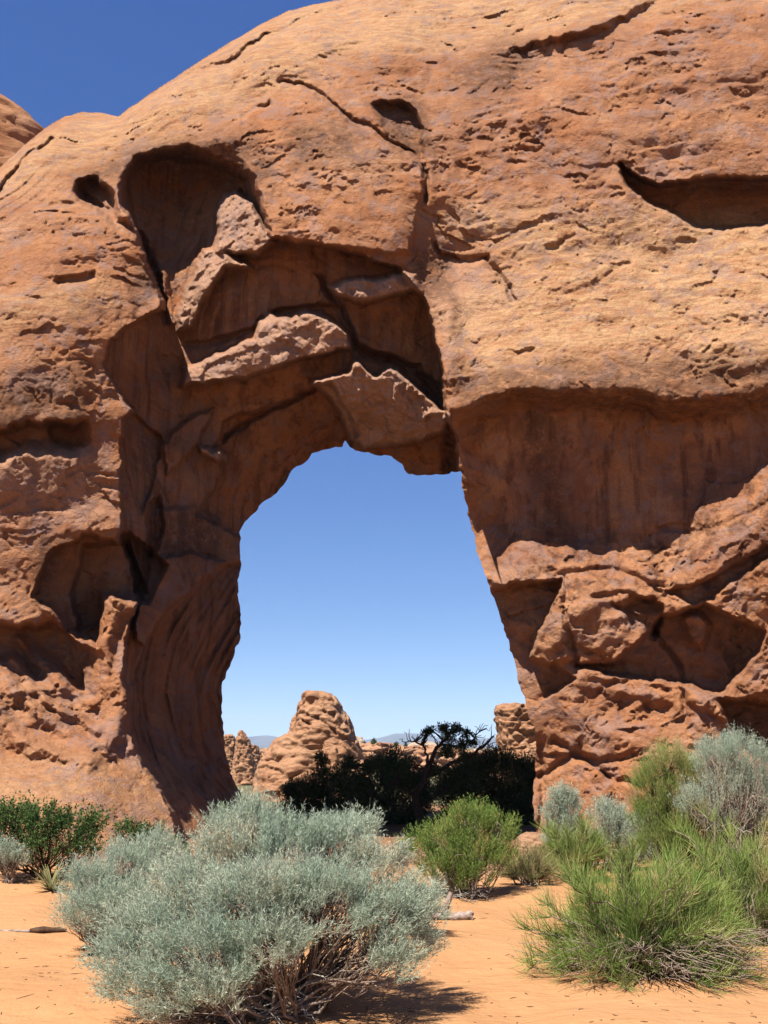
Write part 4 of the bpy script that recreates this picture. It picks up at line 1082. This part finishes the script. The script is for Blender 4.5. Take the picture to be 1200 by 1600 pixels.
# ---- trees in the shade of the arch
def tree(name, label, base, limbs, clumps, per=260, leaf=(0.13, 0.035), trunk_r=0.2, group='trees in the shade of the arch', bare=()):
    t = plant(name, base, label, 'tree', group)
    B = np.array(base, float)
    lines = []; ends = []
    for pts, r in limbs:
        pts = np.array(pts, float); k = len(pts)
        q = np.linspace(0, k - 1, k * 3)
        sm = np.stack([np.interp(q, np.arange(k), pts[:, a]) for a in range(3)], -1)
        sm[1:-1] += R_.normal(size=(len(sm) - 2, 3)) * 0.035
        lines.append((sm, np.linspace(r, r * 0.35, len(sm)))); ends.append(sm)
    add(t, 'trunk', tubes(lines[:1], 8), M_BARK, smooth=True)
    tw = list(lines[1:])
    for i in bare:
        e = ends[i]
        for q in range(12):
            s = e[R_.integers(len(e) // 3, len(e))]
            x = s + unit(R_.normal(size=3) + np.array([0, 0, 0.5]) + 0.7 * (e[-1] - e[0])) * R_.uniform(0.25, 0.6)
            tw.append((bend(s, x, 4, 0.05, 0.1), np.linspace(0.022, 0.008, 4)))
    P = []; Dn = []; tn = []
    allp = np.concatenate(ends)
    for c, r in clumps:
        n = int(per * (r / 0.4) ** 2)
        subs = c + rdir(12) * r * 0.65 * R_.random((12, 1)) ** 0.4
        for s in subs:
            m = max(6, n // 12)
            o = rdir(m)
            P.append(s + o * r * 0.55 * R_.random((m, 1)) ** 0.5); Dn.append(unit(o + np.array([0, 0, 0.6]) + 0.5 * rdir(m)))
            tn.append(np.full(m, np.clip(R_.normal(0.5, 0.25), 0, 1)))
            j = allp[np.argmin(np.linalg.norm(allp - s, axis=1))]
            tw.append((bend(j, s, 4, 0.05, 0.06), np.linspace(0.03, 0.01, 4)))
    add(t, 'limbs', tubes(tw, 4), M_BARK, smooth=True)
    P = np.concatenate(P); Dn = np.concatenate(Dn); tn = np.concatenate(tn)
    Vv, F = blades(P, Dn, leaf[0] * R_.uniform(0.6, 1.3, len(P)), leaf[1])
    add(t, 'crown', (Vv, F), M_DARK, tn=np.repeat(np.clip(tn + R_.normal(0, 0.1, len(P)), 0, 1), 4))
    return t
def P3(u, v, Y): return px(u, v, Y).reshape(3)
def onground(u, Y): x = float(rays(u, 1250)[0] * Y); return np.array([x, Y, float(ground_z(x, Y))])
Y1 = 44.0
b = onground(662, Y1)
tree('pinyon_pine', 'twisted pinyon pine with bare grey side branches standing in the shade under the arch', b,
     [([b - [0, 0, 0.2], P3(655, 1275, Y1), P3(648, 1245, Y1), P3(662, 1222, Y1 - .3), P3(668, 1195, Y1)], 0.24),
      ([P3(662, 1222, Y1 - .3), P3(672, 1192, Y1), P3(684, 1165, Y1), P3(700, 1148, Y1)], 0.13), ([P3(668, 1195, Y1), P3(664, 1170, Y1), P3(652, 1158, Y1), P3(634, 1160, Y1)], 0.07),
      ([P3(664, 1215, Y1), P3(700, 1196, Y1 + .3), P3(735, 1180, Y1), P3(757, 1165, Y1), P3(772, 1150, Y1)], 0.10), ([P3(735, 1180, Y1), P3(760, 1178, Y1), P3(780, 1172, Y1)], 0.04),
      ([P3(650, 1245, Y1), P3(630, 1235, Y1 - .4), P3(612, 1225, Y1 - .4)], 0.08), ([P3(655, 1262, Y1), P3(672, 1250, Y1 - .3), P3(690, 1238, Y1 - .3)], 0.06), ([P3(684, 1165, Y1), P3(720, 1165, Y1), P3(740, 1155, Y1), P3(752, 1142, Y1)], 0.05)],
     [(P3(672, 1142, Y1), .24), (P3(690, 1138, Y1), .3), (P3(712, 1140, Y1), .3), (P3(728, 1146, Y1), .24), (P3(700, 1155, Y1), .35), (P3(722, 1165, Y1), .32), (P3(740, 1160, Y1), .22), (P3(664, 1146, Y1), .18), (P3(700, 1178, Y1), .4), (P3(725, 1185, Y1), .35),
      (P3(680, 1205, Y1), .4), (P3(705, 1215, Y1), .5), (P3(740, 1205, Y1), .4), (P3(690, 1235, Y1 + .5), .5), (P3(630, 1205, Y1), .4), (P3(615, 1220, Y1), .4)], 950, (0.12, 0.038), bare=(2, 3, 4, 7))
Y2 = 45.0
def juniper(lb, u0, lobes, Y, seed_trunk=0.16):
    b = onground(u0, Y)
    cl = []
    for (u, v, r) in lobes: cl.append((P3(u, v - 7, Y + R_.normal(0, 0.35)), r * Y / FPX))
    top = min(l[1] for l in lobes)
    return tree('juniper', lb, b, [([b - [0, 0, .2], P3(u0 + 4, 1270, Y), P3(u0 - 5, 1240, Y), P3(u0, top + 15, Y)], seed_trunk)] + [([P3(u0, 1262, Y), (P3(u0, 1262, Y) + c) / 2, c], 0.05) for c, r in cl[::2]], cl, 620, (0.13, 0.045))
juniper('dense dark juniper on the left of the shaded trees, overlapping the rounded knob', 510, [(452, 1248, 16), (470, 1240, 22), (500, 1195, 13), (505, 1212, 14), (500, 1235, 28), (530, 1225, 24), (545, 1205, 18), (560, 1235, 32), (535, 1260, 34), (490, 1268, 34), (570, 1270, 34), (455, 1275, 28), (520, 1295, 34), (470, 1300, 28), (565, 1305, 34), (575, 1205, 14)], Y2)
juniper('brownish dark juniper filling the middle between the dense juniper and the pinyon', 612, [(590, 1200, 18), (612, 1195, 22), (635, 1205, 20), (600, 1225, 30), (630, 1235, 32), (655, 1225, 24), (600, 1262, 34), (640, 1275, 34), (610, 1300, 36), (650, 1300, 32), (665, 1255, 28)], Y2 + 1.2)
juniper('dark juniper at the right of the shaded trees, beside the right pier', 775, [(745, 1205, 24), (765, 1196, 24), (790, 1198, 26), (815, 1205, 24), (832, 1215, 20), (735, 1235, 32), (770, 1235, 36), (805, 1240, 36), (835, 1240, 28), (745, 1270, 36), (790, 1275, 38), (830, 1275, 34), (760, 1305, 36), (805, 1305, 36), (715, 1245, 30), (710, 1280, 34), (700, 1300, 30), (725, 1215, 24)], Y2 + 0.6)
# small trees far off on the hills
for (u, v, Yd, hpx, lb) in [(584, 1166, 238, 11, 'tiny dark tree on the red hill nearest the rounded knob'), (619, 1167, 224, 8, 'tiny dark tree on the skyline hill left of the pinyon'), (634, 1168, 222, 7, 'tiny dark tree just left of the pinyon crown')]:
    b = P3(u, v, Yd); s = hpx * Yd / FPX
    t = plant('distant_tree', b, lb, 'tree', 'tiny trees on the far hills')
    add(t, 'trunk', tubes([(np.array([b - [0, 0, s * .3], b + [0, 0, s * 0.6]]), np.array([s * .08, s * .03]))], 6), M_BARK)
    n = 260; o = rdir(n) * R_.random((n, 1)) ** .5 * np.array([.42, .42, .5]) * s
    Vv, F = blades(b + np.array([0, 0, .5 * s]) + o, rdir(n), 0.3 * s, 0.14 * s)
    add(t, 'crown', (Vv, F), M_DARK, tn=tint(n, 4))

# ------------------------------------------------------------------ wood and stones on the sand
def log_mesh(pts, rad, sides=12, seed=0, k=26):
    pts = np.array(pts, float); q = np.linspace(0, len(pts) - 1, k)
    p = np.stack([np.interp(q, np.arange(len(pts)), pts[:, a]) for a in range(3)], -1); r = np.interp(q, np.arange(len(pts)), rad)
    Vv, F = tubes([(p, r)], sides)
    ax = np.repeat(p, sides, 0); dd = Vv - ax
    an = np.tile(np.arange(sides), k)
    f = 1 + 0.35 * perlin(an * 0.9, np.repeat(np.arange(k), sides) * 0.25, 0.2, 400 + seed) + 0.25 * fbm(Vv[:, 0] * 18, Vv[:, 1] * 18, Vv[:, 2] * 18, 2, 410 + seed)
    Vv = ax + dd * f[:, None]
    n0 = np.arange(sides); n1 = np.arange(sides) + (k - 1) * sides
    h = sides // 2
    c0 = np.stack([n0[:h - 1], n0[1:h], n0[sides - 2:sides - 1 - h:-1], n0[sides - 1:sides - h:-1]], -1)
    c1 = c0 + (k - 1) * sides
    return Vv, np.concatenate([F, c0, c1[:, ::-1]])
b = gpoint(690, 1438); gz = b[2]
t = plant('driftwood', b, 'bleached piece of driftwood with an upright stub lying on the sand', 'driftwood')
s = b[1] / FPX
add(t, 'log', log_mesh([b + [-70 * s, .25, .02], b + [-20 * s, .05, .035], b + [15 * s, 0, .035], b + [38 * s, -.03, .05], b + [46 * s, -.03, .085]], [.02, .03, .034, .045, .018], 12, 1), M_LOG, smooth=True)
add(t, 'stub', log_mesh([b + [2 * s, .02, .02], b + [8 * s, .02, .14], b + [15 * s, .03, .27]], [.036, .032, .024], 12, 2), M_LOG, smooth=True)
add(t, 'knot', log_mesh([b + [34 * s, -.03, .04], b + [41 * s, -.05, .06], b + [45 * s, -.06, .02]], [.03, .03, .012], 10, 3), M_LOG, smooth=True)
b = gpoint(66, 1458); s = b[1] / FPX
t = plant('dead_branch', b, 'thin broken brown branch lying on the sand at the left edge', 'branch')
add(t, 'stick', log_mesh([b + [-90 * s, 0.05, .012], b + [-50 * s, .0, .02], b + [-14 * s, 0, .015]], [.006, .012, .012], 8, 4), M_LOG, smooth=True)
add(t, 'stump', log_mesh([b + [-18 * s, 0, .02], b + [0, 0, .03], b + [22 * s, .02, .02], b + [34 * s, .04, .02]], [.018, .032, .026, .012], 10, 5), M_BARK, smooth=True)
outline_rock('boulder', [(1302, 822, 842), (1306, 812, 852), (1314, 804, 860), (1326, 800, 866), (1345, 798, 870), (1365, 796, 874)], 20.5, 'rounded orange boulder at the foot of the right pier', 'boulder', M_FAR, 0.9, 71, 0.5, None, 0.3, 70, 50)
# litter of twigs and bark on the sand: too many and too small to count
lines = []
for q in range(300):
    u = R_.uniform(-40, 1240); v = R_.uniform(1385, 1600) if R_.random() < 0.6 else R_.uniform(1480, 1600)
    p = gpoint(u, v); a = R_.uniform(0, np.pi); l = R_.uniform(0.006, 0.028) * (2.4 if R_.random() < 0.08 else 1)
    d = np.array([math.cos(a), math.sin(a), 0]) * l
    pts = np.array([p - d, p + R_.normal(size=3) * 0.006 * np.array([1, 1, 0]), p + d]); pts[:, 2] = ground_z(pts[:, 0], pts[:, 1]) + 0.004
    lines.append((pts, np.array([.0015, .0028, .001])))
lt = mesh_np('twig_litter', *tubes(lines, 4), M_BARK)
lt['kind'] = 'stuff'; lt['label'] = 'scattered bits of dry twig and bark on the orange sand'

# ------------------------------------------------------------------ air
hz = NT('air'); hz.t.nodes.remove(hz.b)
pv = hz.n('ShaderNodeVolumePrincipled'); pv.inputs['Color'].default_value = (0.62, 0.78, 1.0, 1); pv.inputs['Density'].default_value = 7.5e-5
hz.l(pv.outputs[0], hz.out.inputs['Volume'])
x0, x1, y0, y1, zz0, zz1 = gx[0] - 50, gx[-1] + 50, gy[0] - 50, gy[-1] + 50, -60, 420
hv = np.array([(x, y, z) for z in (zz0, zz1) for y in (y0, y1) for x in (x0, x1)], float)
hzo = mesh_np('haze', hv, np.array([[0, 2, 3, 1], [4, 5, 7, 6], [0, 1, 5, 4], [2, 6, 7, 3], [0, 4, 6, 2], [1, 3, 7, 5]]), hz.m, smooth=False)
hzo['kind'] = 'stuff'; hzo['label'] = 'thin blue desert haze in front of the far mountains'
